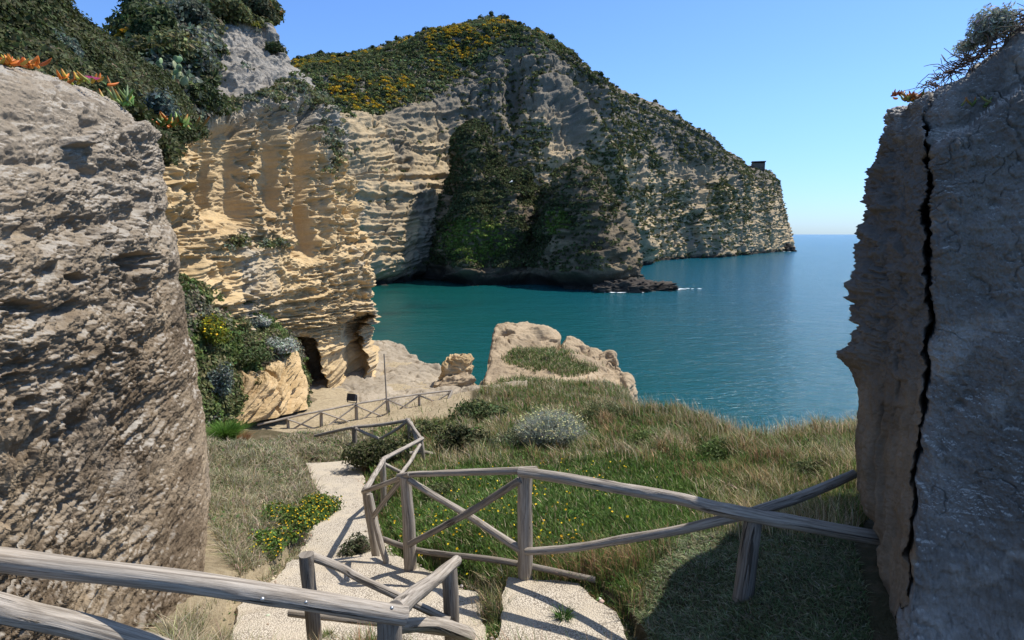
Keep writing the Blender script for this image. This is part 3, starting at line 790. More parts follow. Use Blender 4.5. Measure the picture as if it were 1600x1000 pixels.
def veg_slope():
    cols = [
     [(60,780,11.5),(70,640,12.6),(80,540,13.6),(90,470,14.8)],
     [(240,740,14),(245,600,15.5),(250,500,16.5),(250,430,17.4)],
     [(300,700,15.6),(300,575,17.2),(298,500,17.9),(297,440,18.7)],
     [(365,665,18),(360,570,19.0),(350,508,19.8),(343,458,20.8)],
     [(415,650,19.8),(410,575,20.6),(402,520,21.4),(392,480,22.3)],
     [(455,640,21.2),(448,580,21.6),(446,545,22.3),(436,512,23.2)],
     [(500,640,23.5),(480,600,24),(470,575,24.4),(462,550,24.8)]]
    S = surf_pts(ctrl_px(cols), 200, 180); n = outward(S)
    S2 = S + n * (0.35 * fbm(S * .6, 5) - .1)[..., None]
    m = rock_mat('brown_earth', (0.22, 0.17, 0.10), (0.14, 0.11, 0.07), (0.07, 0.06, 0.04), 1.0, (.5, 2), (0, 0, 0), .7, .08)
    o = grid_obj('earth_bank', S2, m)
    tag(o, 'bank of earth and scrub at the foot of the ochre cliff', 'bank', kind='structure')
    cols = [
     [(330,690,17.0),(338,640,17.6),(345,610,18.4),(350,590,19.4)],
     [(365,668,18.0),(372,628,18.5),(380,602,19.2),(388,590,20.4)],
     [(415,655,19.2),(415,612,19.5),(414,590,20.0),(416,574,21.2)],
     [(455,645,20.4),(450,605,20.6),(443,572,20.9),(440,556,22.0)],
     [(472,640,21.6),(466,602,21.7),(456,566,21.9),(450,554,22.8)],
     [(470,630,24.5),(464,602,24.5),(456,576,24.5),(450,562,24.8)]]
    S = surf_pts(ctrl_px(cols), 360, 260); n = outward(S); px, py = proj(S)
    s = S[..., 0] * .4 + S[..., 1] * .92
    q = S.copy(); q[..., 2] -= .42 * s
    d = .25 * fbm(S * .5, 3) + .20 * sstep(-.2, .3, fbm(q * V3(.25, .25, 2.6), 3)) + .10 * np.clip(1 - np.abs(perlin(q * V3(.4, .4, 6))) * 2.4, 0, 1) + .05 * fbm(q * V3(2, 2, 7), 5, .7) - .14 * sstep(.4, .1, worley(q * V3(1.4, 1.4, 3))[0]) * sstep(-.1, .3, fbm(S * .7, 3)) - .2 * sstep(.06, 0, np.abs(perlin(S * V3(.5, .5, .4) + 3)))
    o = grid_obj('ledge_rock', S + n * d[..., None], M_LEDGE)
    tag(o, 'banded tan ledge of rock slanting below the scrub, left of the cave doorway', 'rock')
    return S2, n
BANK_S, BANK_N = veg_slope()

def outcrop():
    cols = [
     [(752,1000,23.6),(757,900,25.2),(763,850,28.2),(768,800,32.2),(778,760,35.8),(790,740,38.6)],
     [(755,730,23.6),(757,640,25.2),(762,612,28.2),(766,580,32.1),(776,546,35.6),(782,640,38.5)],
     [(756,670,23.5),(758,606,25.1),(762,582,28.1),(766,551,32),(776,519,35.5),(782,600,38.5)],
     [(760,655,23),(768,604,25),(772,577,28),(776,542,32),(786,511,36),(788,600,39)],
     [(800,655,22.5),(808,606,24.7),(812,574,28),(815,541,32),(830,511,36.3),(830,600,39.5)],
     [(860,655,22),(864,611,24.3),(866,577,28),(868,548,32),(878,528,35.5),(880,610,38.5)],
     [(930,660,21.5),(930,626,23.5),(928,583,28),(922,560,31.5),(914,545,34.2),(920,620,37)],
     [(975,670,21.2),(976,646,23),(966,595,27.5),(952,573,31),(940,560,33.2),(945,630,36)],
     [(992,680,21),(990,655,22.8),(986,607,27.2),(974,583,30.4),(960,568,32.6),(965,640,35)],
     [(1002,760,21),(998,745,23),(994,720,27.5),(985,700,30.8),(972,690,33.4),(975,700,36)]]
    S = surf_pts(ctrl_px(cols), 420, 320); n = outward(S); n = np.where(n[..., 2:3] < 0, n, n); px, py = proj(S)
    d = .30 * fbm(S * .35, 4) + .12 * (ridged(S * V3(.7, .7, 1.4), 4) - .6)
    f1, f2, idc = worley(S * V3(.45, .45, .8)); d += .25 * (RND[idc, 0] - .5) * sstep(.01, .12, f2 - f1)
    q = S.copy(); q[..., 2] += .2 * S[..., 0]
    d += .12 * sstep(-.2, .3, fbm(q * V3(.3, .3, 3), 3)) + .05 * fbm(S * 2.2, 5, .7) - .15 * sstep(.05, 0, np.abs(perlin(S * V3(.5, .5, .9) + 7) + .4 * perlin(S * 1.7)))
    cr = np.abs(px - (876 - .35 * (py - 540)) + 3 * fbm(np.stack([py / 10, 0 * py, 0 * py], -1), 2))
    d -= .7 * sstep(5, 1.5, cr) * sstep(566, 552, py)
    d -= .5 * blob(px, py, 912, 552, 10, 7) + .35 * blob(px, py, 840, 528, 14, 4)
    d -= .7 * sstep(1.2, .6, np.hypot((px - 790) / 13, (py - 522) / 5))
    d = d * (.3 + .7 * sstep(765, 795, px))
    o = grid_obj('rock_outcrop', S + n * d[..., None], M_LEDGE2)
    tag(o, 'big tan flat topped rock outcrop with grass on it standing over the water', 'rock')
    return S + n * d[..., None], n
M_LEDGE2 = rock_mat('tan_outcrop_tuff', (0.42, 0.325, 0.215), (0.33, 0.25, 0.16), (0.225, 0.17, 0.11), 0.5, (0.4, 2.6), (R(4), R(10), 0), 0.7, 0.1)
OUT_S, OUT_N = outcrop()

def closed_rock(name, cen, rad, mat, seed, label, cat='rock', lay=(1, 1, 3), amp=.25, rot=0, nu=120, nv=80, kind=None, sq=0.6):
    u = np.linspace(0, 2 * math.pi, nu); v = np.linspace(0.02, math.pi - .02, nv)
    U, Vv = np.meshgrid(u, v, indexing='ij')
    f = lambda c: np.sign(c) * np.abs(c) ** sq
    D = np.stack([f(np.cos(U)) * f(np.sin(Vv)), f(np.sin(U)) * f(np.sin(Vv)), f(np.cos(Vv))], -1)
    L = D * np.array(rad)
    m = min(rad)
    k = 1 + amp * fbm(L / m * .8 + seed, 4) + amp * .5 * fbm(L / m * np.array(lay) + seed, 4)
    L = L * k[..., None]
    c, s = math.cos(rot), math.sin(rot)
    L = np.stack([L[..., 0] * c - L[..., 2] * s, L[..., 1], L[..., 0] * s + L[..., 2] * c], -1)
    o = grid_obj(name, L + np.array(cen), mat)
    # faces of a closed lump must look outwards
    o.data.update()
    if label: tag(o, label, cat, kind=kind)
    return o

c = P(712, 586, 27.5)
closed_rock('boulder', (c[0], c[1], c[2] + .1), (.62, .55, .95), M_LEDGE, 4, 'upright brown layered boulder leaning at the edge of the rock shelf', rot=-.3, lay=(1.2, 1.2, 4), amp=.3)
c = P(722, 606, 26.8)
closed_rock('boulder', (c[0] - .35, c[1], c[2] - .1), (.95, .7, .62), M_LEDGE2, 9, 'low squat boulder lying under the upright leaning one', rot=.25, lay=(1, 1, 3), amp=.3)

# the bare shelf of rock under the cliff
def shelf():
    ys = np.linspace(20.5, 39, 300); xs = np.linspace(-16, 0.6, 300)
    X, Y = np.meshgrid(xs, ys, indexing='ij')
    q = np.stack([X, Y, 0 * X], -1)
    Z = base_h(X, Y)
    sd = poly_sd(X, Y, COAST) + .5 * fbm(q * .5 + 31, 4)
    f1, f2, idc = worley(q * V3(.45, .3, 1))
    rough = .20 * fbm(q * .6, 5) + .22 * (RND[idc, 0] - .3) * sstep(.0, .10, f2 - f1) + .05 * fbm(q * 2.4, 5, .7) - .12 * sstep(.05, 0, np.abs(perlin(q * .8 + 3)))
    edge = sstep(21.5, 24.5, Y + .4 * X + 1.2 * fbm(q * .3, 3) + 1.5)
    Z = Z + .06 + rough + .1 * sstep(26, 32, Y) - .6 * (1 - edge)
    drop = sstep(.3, -1.5, sd); Z = Z * (1 - drop) + (-1.8) * drop
    S = np.stack([X, Y, Z], -1)
    o = grid_obj('rock_shelf', S, M_SHELF)
    tag(o, 'pale bare rock shelf below the cliff beside the water', 'rock shelf', kind='structure')
shelf()
# ------------------------------------------------------------------ the big headland across the bay
def headland():
    cols = [
     [(250,470,165),(250,446,168),(250,380,172),(250,290,178),(250,200,186),(270,160,205),(290,125,250),(290,118,330)],
     [(430,470,172),(430,446,175),(430,380,178),(430,290,182),(430,195,188),(440,150,210),(450,108,250),(450,100,330)],
     [(583,470,166),(583,449,170),(577,370,176),(562,280,184),(545,188,195),(550,140,222),(565,92,258),(565,84,330)],
     [(640,470,184),(640,440,188),(640,370,194),(640,282,205),(640,176,220),(640,120,240),(640,70,262),(640,60,330)],
     [(700,470,200),(700,436,204),(705,370,209),(710,285,222),(722,143,242),(715,95,255),(703,48,272),(700,40,330)],
     [(770,470,206),(770,434,211),(772,360,218),(780,250,232),(792,98,256),(780,64,264),(768,37,275),(765,30,330)],
     [(845,470,204),(840,440,208),(850,350,218),(856,240,232),(848,82,258),(842,64,264),(832,50,272),(825,48,330)],
     [(925,480,226),(925,435,230),(930,340,240),(922,230,252),(895,112,272),(890,98,275),(882,84,280),(876,84,340)],
     [(1000,440,285),(1000,416,290),(985,330,285),(970,245,284),(948,150,288),(945,138,291),(941,126,295),(935,128,360)],
     [(1040,425,335),(1040,404,345),(1040,345,348),(1038,280,352),(1035,195,362),(1033,184,366),(1030,170,372),(1024,172,440)],
     [(1120,420,370),(1120,402,377),(1120,350,382),(1120,300,388),(1116,238,398),(1113,226,404),(1110,214,410),(1104,216,480)],
     [(1185,415,440),(1185,397,446),(1184,355,448),(1181,310,450),(1175,278,454),(1172,270,460),(1166,258,468),(1160,260,530)],
     [(1222,410,500),(1222,391,506),(1218,360,508),(1210,320,510),(1206,284,512),(1203,276,516),(1196,268,522),(1190,270,580)],
     [(1222,405,600),(1222,389,610),(1216,360,612),(1208,322,612),(1203,288,612),(1200,280,615),(1194,272,620),(1188,274,660)],
     [(1100,395,760),(1100,385,760),(1100,360,760),(1100,325,760),(1100,295,760),(1100,285,760),(1100,278,760),(1100,276,780)]]
    S = surf_pts(ctrl_px(cols), 940, 560); n = outward(S); px, py = proj(S)
    vn = np.linspace(0, 1, S.shape[1])[None, :] + 0 * px       # 0 below the water .. 1 behind the crest
    face = sstep(.63, .56, vn)                                  # bare cliff below, scrub slope above
    s = S[..., 0]
    z2 = S[..., 2] - .16 * s + 2.5 * fbm(S * .035, 3)
    q = np.stack([S[..., 0], S[..., 1], z2], -1)
    far = sstep(960, 1060, px)
    d = 3.2 * fbm(S * V3(.03, .03, .02) + 3, 4)
    d += face * (0.9 * sstep(-.15, .35, fbm(q * V3(.012, .012, .26), 3, .6)) + 1.0 * np.clip(1 - np.abs(perlin(q * V3(.014, .014, .30))) * 2.2, 0, 1) * sstep(-.3, .2, fbm(S * .05, 3)))
    d += face * (0.8 - .45 * sstep(800, 950, px)) * np.clip(1 - np.abs(perlin(q * V3(.022, .022, .62) + 8)) * 2.2, 0, 1)
    f1, f2, _ = worley(q * V3(.13, .13, .26) + .3 * fbm(S * .2, 2)[..., None])
    d -= face * 0.55 * sstep(.03, .45, f2 - f1) * sstep(-.2, .25, fbm(S * .05 + 9, 3)) * (1 - .5 * far)
    # vertical gullies towards the tip and ravines of the middle buttress
    gl = ridged(np.stack([px / 30 + 1.2 * fbm(S * .03, 3), py / 260, 0 * px], -1), 3)
    d += face * (1.5 + 5.0 * far) * (gl - .6) + face * 1.6 * sstep(800, 900, px) * (ridged(np.stack([px / 11 + 1.2 * fbm(S * .05, 3), py / 160, 0 * px + 3], -1), 3) - .6)
    d -= 7 * blob(px, py, 800, 150, 14, 45) + 6 * blob(px, py, 745, 255, 22, 50)
    d += 8 * np.exp(-((px - (870 + .5 * (py - 130))) / 16) ** 2) * sstep(100, 150, py) * sstep(430, 380, py)
    d -= 8 * np.exp(-((px - (905 + .42 * (py - 130))) / 20) ** 2) * sstep(110, 160, py) * sstep(400, 330, py)
    # sea caves and a dark notch at the foot
    wl = 446 - .03 * (px - 580)
    d -= 7 * sstep(30, 12, 1.0 * np.abs(py - 432)) * (blob(px, py, 680, 430, 34, 12) + .7 * blob(px, py, 612, 438, 26, 8) + .8 * blob(px, py, 1080, 395, 34, 14) + .6 * blob(px, py, 1110, 380, 40, 8))
    d += .7 * fbm(S * .22, 4, .6) + (.25 + .3 * sstep(660, 800, px)) * fbm(S * .7, 3, .65) - face * 1.6 * sstep(.06, 0, np.abs(perlin(S * V3(.05, .05, .02) + 13) + .3 * perlin(S * .2)))
    d = d * sstep(1.0, .9, vn)
    S2 = S + n * d[..., None]
    o = grid_obj('headland', S2, M_HEAD)
    tag(o, 'high tuff headland with scrub slopes closing the far side of the bay', 'headland', kind='structure')
    return S2, n, vn
HEAD_S, HEAD_N, HEAD_V = headland()

def spur():
    cols = [
     [(655,455,198),(668,400,203),(690,330,207),(705,290,210),(715,270,222)],
     [(690,460,184),(697,400,188),(708,330,193),(716,275,197),(722,250,215)],
     [(728,460,172),(730,400,178),(735,310,184),(737,222,196),(742,200,215)],
     [(765,460,172),(764,400,179),(762,330,186),(768,268,196),(775,250,215)],
     [(800,462,172),(800,405,178),(800,345,184),(803,292,192),(810,272,212)],
     [(832,463,173),(832,420,181),(834,370,188),(838,315,196),(842,290,212)],
     [(865,464,163),(866,410,169),(868,350,174),(872,292,182),(880,268,208)],
     [(910,467,156),(910,400,162),(908,330,168),(905,276,176),(905,262,205)],
     [(950,467,154),(950,410,160),(945,350,167),(932,292,178),(925,275,205)],
     [(985,462,158),(986,420,166),(978,365,180),(952,310,192),(940,290,210)],
     [(990,450,185),(992,410,200),(985,370,212),(960,320,222),(945,298,230)],
     [(985,440,240),(985,400,240),(975,360,240),(955,310,240),(940,290,240)]]
    S = surf_pts(ctrl_px(cols), 460, 360); n = outward(S); px, py = proj(S)
    z2 = S[..., 2] - .16 * S[..., 0]
    q = np.stack([S[..., 0], S[..., 1], z2], -1)
    d = 3.0 * fbm(S * .06, 4, .55) + 1.6 * (ridged(np.stack([px / 26, py / 120, 0 * px], -1), 3) - .6)
    d += 1.3 * sstep(-.2, .3, fbm(q * V3(.03, .03, .3), 3)) + .7 * fbm(S * .3, 4, .6)
    d -= 4 * sstep(40, 20, S[..., 2] * 5 + 8) * sstep(430, 440, py)
    S2 = S + n * d[..., None]
    o = grid_obj('spur', S2, M_SPUR)
    tag(o, 'dark overgrown rock spur jutting into the bay in front of the headland', 'headland', kind='structure')
    return S2, n
SPUR_S, SPUR_N = spur()

def sea_rocks():
    for (px, py, Y, r, lab) in ((980,445,160,(6.5,5,2.4),'dark low wave washed ledge at the foot of the spur'),
                                (1015,442,163,(6,5,1.6),'small flat dark rock at the seaward end of the ledge'),
                                (965,449,157,(6,4,2.0),'dark rock at the waterline tucked against the spur')):
        c = P(px, py, Y)
        closed_rock('sea_rock', (c[0], Y, 0.2), r, M_WET, px, lab, 'rock', lay=(1, 1, 5), amp=.4)
    c = P(1231, 389, 505)
    closed_rock('sea_stack', (c[0], 505, 1.5), (4.5, 4, 5.2), M_WET, 5, 'small pointed dark sea stack off the tip of the headland', 'rock', amp=.35, sq=1.0)
    c = P(1241, 390, 500)
    closed_rock('sea_rock', (c[0], 500, 0.2), (2.2, 2, 1.3), M_WET, 8, 'tiny dark rock awash just right of the pointed stack', 'rock', amp=.35, sq=1.0)
sea_rocks()

def foam():
    m = plain_mat('white_foam', (0.75, 0.78, 0.78), .7, var=.1, scale=2)
    v = []; f = []
    r2 = np.random.default_rng(5)
    for (px, py, Y, w, h, n) in ((1042,445,163.5,7,1.8,46),(960,451,153,5,.8,18),(1020,446,160.5,6,1.0,26),(1228,392,497,8,2,10)):
        c = P(px, py, Y)
        for k in range(n):
            x = c[0] + r2.normal() * w * .45; y = Y + r2.normal() * h * .5; rr = r2.uniform(.12, .55)
            b0 = len(v); m_ = 7
            for i in range(m_):
                a = 2 * math.pi * i / m_; q = rr * r2.uniform(.6, 1.2)
                v.append((x + q * 1.8 * math.cos(a), y + q * math.sin(a), .10 + r2.uniform(0, .06)))
            v.append((x, y, .22))
            f += [(b0 + i, b0 + (i + 1) % m_, b0 + m_) for i in range(m_)]
    o = mesh_np('foam', v, np.array(f), m)
    tag(o, 'white wash breaking around the dark ledge below the spur', 'foam', kind='stuff')
foam()

def box_mb(cx, cy, cz, sx, sy, sz):
    x, y, z = sx / 2, sy / 2, sz / 2
    v = [(cx + a * x, cy + b_ * y, cz + c_ * z) for a in (-1, 1) for b_ in (-1, 1) for c_ in (-1, 1)]
    f = [(0, 1, 3, 2), (4, 6, 7, 5), (0, 4, 5, 1), (2, 3, 7, 6), (0, 2, 6, 4), (1, 5, 7, 3)]
    return v, f

def ruin():
    """roofless ruined lookout on the tip"""
    m = rock_mat('ruin_masonry', (0.16, 0.15, 0.13), (0.11, 0.10, 0.09), (0.06, 0.055, 0.05), .3, (.3, 1.6), (0, 0, 0), .6, .2)
    c = P(1184, 266, 500); e = empty('lookout_ruin', (c[0], 500, c[2]))
    e.rotation_euler = (0, 0, R(-18))
    def part(name, boxes):
        V = []; Fc = []
        for bx in boxes:
            v, f = box_mb(*bx); k = len(V); V += v; Fc += [tuple(i + k for i in q) for q in f]
        o = mesh_np(name, V, np.array(Fc), m, smooth=False); o.parent = e
        bv = o.modifiers.new('b', 'BEVEL'); bv.width = .12; bv.segments = 1
        return o
    part('wall', [(-4.6, 0, 2.1, .8, 7, 6.6), (4.6, 0, 3.0, .8, 7, 7.2), (0, -3.2, 2.2, 8.4, .8, 6.2), (0, 3.2, 2.8, 8.4, .8, 7.0)])
    part('roof', [(0.2, 0, 6.5, 10.8, 7.8, .6)])
    part('doorway', [(2.0, -3.7, 1.4, 1.6, .3, 3.0)])
    tag(e, 'small dark square ruin standing on the tip of the headland', 'ruin')
ruin()
# ------------------------------------------------------------------ rustic pole fences
M_WOOD = wood_mat('weathered_grey_wood', (0.46, 0.405, 0.34), (0.165, 0.138, 0.11), (0.30, 0.23, 0.16))
M_WOOD_B = wood_mat('brown_grey_wood', (0.30, 0.265, 0.225), (0.12, 0.10, 0.08), (0.24, 0.16, 0.09))
_seed = [0]
def log_mesh(name, pts, rad, mat, parent, sides=14, knob=0.05):
    """one pole along world points pts; rad: start, end radius"""
    pts = np.array(pts, float); _seed[0] += 1; sd = _seed[0] * 3.7
    if len(pts) == 2: pts = np.array([pts[0], (2 * pts[0] + pts[1]) / 3, (pts[0] + 2 * pts[1]) / 3, pts[1]])
    L = np.linalg.norm(np.diff(pts, axis=0), axis=1).sum()
    n = int(np.clip(L / 0.035, 8, 90))
    C = cr_axis(pts, n)
    t = np.linspace(0, 1, n)
    sw = np.sin(t * math.pi)[:, None]
    C = C + sw * 0.35 * min(rad) * np.stack([fbm(np.stack([t * L * .9 + sd, 0 * t + k * 7, 0 * t], -1), 2) for k in range(3)], -1)
    T = np.gradient(C, axis=0); T /= np.linalg.norm(T, axis=1)[:, None]
    up = np.array([0, 0, 1.0]) if abs(T[0, 2]) < .8 else np.array([1.0, 0, 0])
    A = np.cross(T, up); A /= np.linalg.norm(A, axis=1)[:, None]; B = np.cross(A, T)
    r0 = rad[0] + (rad[1] - rad[0]) * t
    an = np.linspace(0, 2 * math.pi, sides + 1)
    q = np.stack(np.broadcast_arrays((t * L)[:, None] * 1.4 + sd, np.cos(an)[None] * .6, np.sin(an)[None] * .6), -1)
    k = 1 + 0.15 * fbm(q, 4) + knob * np.clip(fbm(q * 2.5 + 30, 2), 0, 1) - 0.05 * sstep(.1, 0, np.abs(perlin(np.stack([q[..., 0] * .5, q[..., 1] * 5, q[..., 2] * 5], -1))))
    k[:, -1] = k[:, 0]
    rr = r0[:, None] * k
    V = C[:, None] + rr[..., None] * (A[:, None] * np.cos(an)[None, :, None] + B[:, None] * np.sin(an)[None, :, None])
    uvu = np.broadcast_to((t * L)[:, None] + sd, rr.shape); uvv = np.broadcast_to((an / (2 * math.pi))[None] * 2 * math.pi * max(rad), rr.shape)
    verts = [V.reshape(-1, 3)]; uv = [np.stack([uvu, uvv], -1).reshape(-1, 2)]
    m = sides + 1; i = np.arange(n * m).reshape(n, m)
    F = np.stack([i[:-1, :-1], i[1:, :-1], i[1:, 1:], i[:-1, 1:]], -1).reshape(-1, 4)[:, ::-1]
    tri = []; k0 = n * m
    for e, rev in ((0, False), (n - 1, True)):
        # rim of its own so the sawn end is crisp
        verts.append(V[e]); uv.append(np.stack([np.cos(an) * .02 + e, np.sin(an) * .02], -1))
        verts.append(C[e][None] + T[e][None] * (-.004 if e == 0 else .004)); uv.append([[e * 1.0, 0.0]])
        for j in range(sides):
            f = (k0 + j, k0 + j + 1, k0 + m)
            tri.append(f if not rev else f[::-1])
        k0 += m + 1
    return mesh_np(name, np.concatenate(verts), [F, np.array(tri)], mat, parent, True, uv=np.concatenate(uv))

def pxs(*q): return [P(*a) for a in q]

def fence(label, base, items, group=None):
    b_ = P(*base); e = empty('pole_fence', tuple(b_))
    tag(e, label, 'fence', group)
    for it in items:
        kind, mat, r = it[0], it[1], it[2]
        log_mesh(kind, pxs(*it[3]), r, mat, e, 18 if r[0] > .05 else 10)
    return e

W, WB = M_WOOD, M_WOOD_B
FG = 'rustic pole fences along the steps'
near = fence('close grey pole railing turning a corner in the foreground, thick weathered rails', (608,1100,2.9), [
  ('rail', W, (.051,.050), [(-640,765,1.95),(-400,806,2.15),(-170,848,2.36),(0,874,2.46),(300,912,2.64),(480,938,2.78),(634,962,2.93)]),
  ('brace', W, (.055,.052), [(-640,800,1.85),(-400,850,2.02),(-170,905,2.2),(0,946,2.32),(120,976,2.46),(250,1016,2.62),(400,1075,2.8)]),
  ('post', WB, (.066,.07), [(608,958,2.98),(609,1090,2.98),(610,1300,2.98)]),
  ('rail', W, (.052,.042), [(618,953,2.96),(665,915,3.6),(713,876,4.32)]),
  ('post', WB, (.057,.06), [(702,884,4.36),(705,990,4.36),(707,1100,4.36)]),
  ('post', WB, (.054,.056), [(478,866,4.35),(487,950,4.35),(497,1090,4.35)]),
  ('brace', W, (.036,.030), [(484,868,4.38),(535,888,4.42),(565,905,4.4),(640,940,4.33),(702,970,4.28)]),
  ('rail', W, (.034,.034), [(452,957,4.5),(540,966,4.45),(610,975,4.4),(705,988,4.3)]),
  ('rail', W, (.05,.055), [(612,978,3.5),(680,976,4.0),(735,994,4.2)]),
], FG)
M_BOLT = plain_mat('galvanised_bolt', (0.45, 0.45, 0.44), .4, .8)
def bolt(q, r):
    c = P(*q); d = unit3(np.array([0, 0, CAM_H]) - c); a = unit3(np.cross(d, [0, 0, 1])); b_ = np.cross(a, d)
    v = []; f = []
    for k, (s, h) in enumerate(((1, 0), (1, .006), (.6, .011))):
        for i in range(10):
            t = 2 * math.pi * i / 10; v.append(c + d * h + r * s * (a * math.cos(t) + b_ * math.sin(t)))
    for k in range(2):
        for i in range(10): f.append((k * 10 + i, k * 10 + (i + 1) % 10, (k + 1) * 10 + (i + 1) % 10, (k + 1) * 10 + i))
    v.append(c + d * .013); t = [(20 + i, 20 + (i + 1) % 10, 30) for i in range(10)]
    return mesh_np('bolt', v, [np.array(f), np.array(t)], M_BOLT, near)
def unit3(x): x = np.asarray(x, float); return x / np.linalg.norm(x)
bolt((410, 936, 2.665), .011); bolt((478, 941, 2.715), .009); bolt((612, 950, 2.85), .010); bolt((690, 899, 3.86), .008)
fence('long rustic pole fence zigzagging from the shaded rock down beside the steps', (820,900,5.5), [
  ('post', WB, (.068,.074), [(1178,806,4.5),(1165,880,4.5),(1150,990,4.5)]),
  ('post', W, (.07,.07), [(820,741,5.52),(821,830,5.52),(821,925,5.52)]),
  ('post', W, (.062,.064), [(634,744,6.32),(638,800,6.32),(641,890,6.32)]),
  ('post', W, (.05,.052), [(573,764,7.02),(580,820,7.02),(590,890,7.02)]),
  ('post', W, (.05,.05), [(598,718,9.3),(599,745,9.3),(600,790,9.3)]),
  ('post', W, (.05,.05), [(657,686,12.0),(660,705,12.0),(662,730,12.0)]),
  ('post', W, (.055,.055), [(638,657,15),(640,672,15),(641,700,15)]),
  ('post', WB, (.07,.07), [(553,666,15.5),(554,690,15.5),(556,722,15.5)]),
  ('rail', W, (.050,.056), [(812,737,5.44),(900,750,5.15),(1000,768,4.9),(1090,786,4.65),(1165,803,4.44),(1270,822,4.38),(1405,846,4.45)]),
  ('rail', W, (.03,.036), [(622,744,6.36),(650,741,6.22),(730,738,5.95),(838,735,5.56)]),
  ('rail', W, (.03,.03), [(640,741,6.24),(600,757,6.6),(568,768,7.0)]),
  ('rail', W, (.038,.038), [(570,766,7.0),(585,742,8.1),(600,717,9.3)]),
  ('rail', W, (.038,.038), [(598,718,9.3),(630,701,10.5),(660,685,12.0)]),
  ('rail', W, (.04,.04), [(659,687,12.0),(645,668,13.8),(636,655,15.0)]),
  ('rail', W, (.045,.045), [(640,656,15),(595,664,15.3),(552,668,15.5),(492,681,16.4)]),
  ('brace', W, (.035,.038), [(640,750,6.26),(725,802,5.9),(815,860,5.5)]),
  ('brace', WB, (.036,.036), [(640,850,6.24),(725,805,5.84),(812,750,5.46)]),
  ('rail', WB, (.034,.03), [(598,842,6.9),(640,857,6.4),(690,866,6.15),(800,880,5.6),(930,906,5.35)]),
  ('brace', W, (.036,.040), [(822,862,5.44),(900,856,5.2),(980,842,4.95),(1080,823,4.66),(1180,800,4.45)]),
  ('brace', W, (.042,.042), [(1160,806,4.52),(1245,778,4.75),(1333,741,5.15)]),
  ('brace', W, (.03,.03), [(628,748,6.4),(608,776,6.6),(584,806,6.85)]),
  ('brace', W, (.036,.036), [(577,772,6.95),(584,805,6.9),(594,845,6.75),(606,884,6.6)]),
  ('brace', W, (.034,.034), [(656,695,11.7),(643,716,10.6),(626,742,9.5)]),
  ('brace', W, (.03,.03), [(599,724,9.3),(620,735,9.6),(640,745,9.9)]),
  ('brace', W, (.04,.04), [(642,660,14.9),(647,675,13.6),(652,692,12.3)]),
  ('brace', W, (.04,.04), [(555,669,15.4),(578,680,15.3),(602,690,15.2)]),
  ('brace', W, (.04,.04), [(636,659,15),(612,676,15.1),(585,690,15.3)]),
  ('rail', W, (.035,.035), [(640,708,11.9),(662,706,12),(690,712,12.2)]),
], FG)
fence('distant thin pole fence with crossed braces along the rock shelf', (556,665,20.6), [
  ('post', W, (.05,.05), [(449,653,19.4),(450,664,19.4),(451,680,19.4)]),
  ('post', W, (.055,.055), [(502,642,19.8),(502,660,19.8),(503,682,19.8)]),
  ('post', W, (.055,.055), [(556,630,20.6),(557,648,20.6),(558,669,20.6)]),
  ('post', W, (.05,.05), [(606,621,21.3),(607,640,21.3),(608,660,21.3)]),
  ('post', W, (.05,.05), [(655,615,21.9),(655,632,21.9),(656,652,21.9)]),
  ('post', W, (.06,.06), [(703,610,22.4),(701,625,22.4),(699,645,22.4)]),
  ('rail', W, (.035,.035), [(402,664,18.8),(449,653,19.35),(502,642,19.75),(556,631,20.5),(606,623,21.2),(655,616,21.8),(706,610,22.4)]),
  ('rail', W, (.03,.03), [(440,680,19.3),(502,674,19.8),(556,664,20.5),(606,654,21.2),(655,646,21.8),(692,639,22.2)]),
  ('brace', W, (.028,.028), [(449,655,19.3),(502,674,19.7)]), ('brace', W, (.028,.028), [(502,644,19.7),(449,676,19.3)]),
  ('brace', W, (.028,.028), [(502,644,19.7),(556,663,20.5)]), ('brace', W, (.028,.028), [(556,634,20.5),(502,673,19.7)]),
  ('brace', W, (.028,.028), [(556,634,20.5),(606,654,21.2)]), ('brace', W, (.028,.028), [(606,625,21.2),(556,664,20.5)]),
  ('brace', W, (.028,.028), [(606,625,21.2),(655,645,21.8)]), ('brace', W, (.028,.028), [(655,618,21.8),(606,653,21.2)]),
  ('brace', W, (.028,.028), [(655,618,21.8),(700,636,22.3)]), ('brace', W, (.028,.028), [(703,613,22.3),(655,645,21.8)]),
  ('brace', W, (.05,.05), [(706,611,22.3),(693,643,21.6)]),
], FG)
e = log_mesh('wooden_pole', pxs((600,553,21.25),(602,590,21.2),(604,630,21.15),(606,658,21.1)), (.022,.03), M_WOOD_B, None, 8)
tag(e, 'tall thin upright wooden pole rising above the distant shelf fence', 'pole')

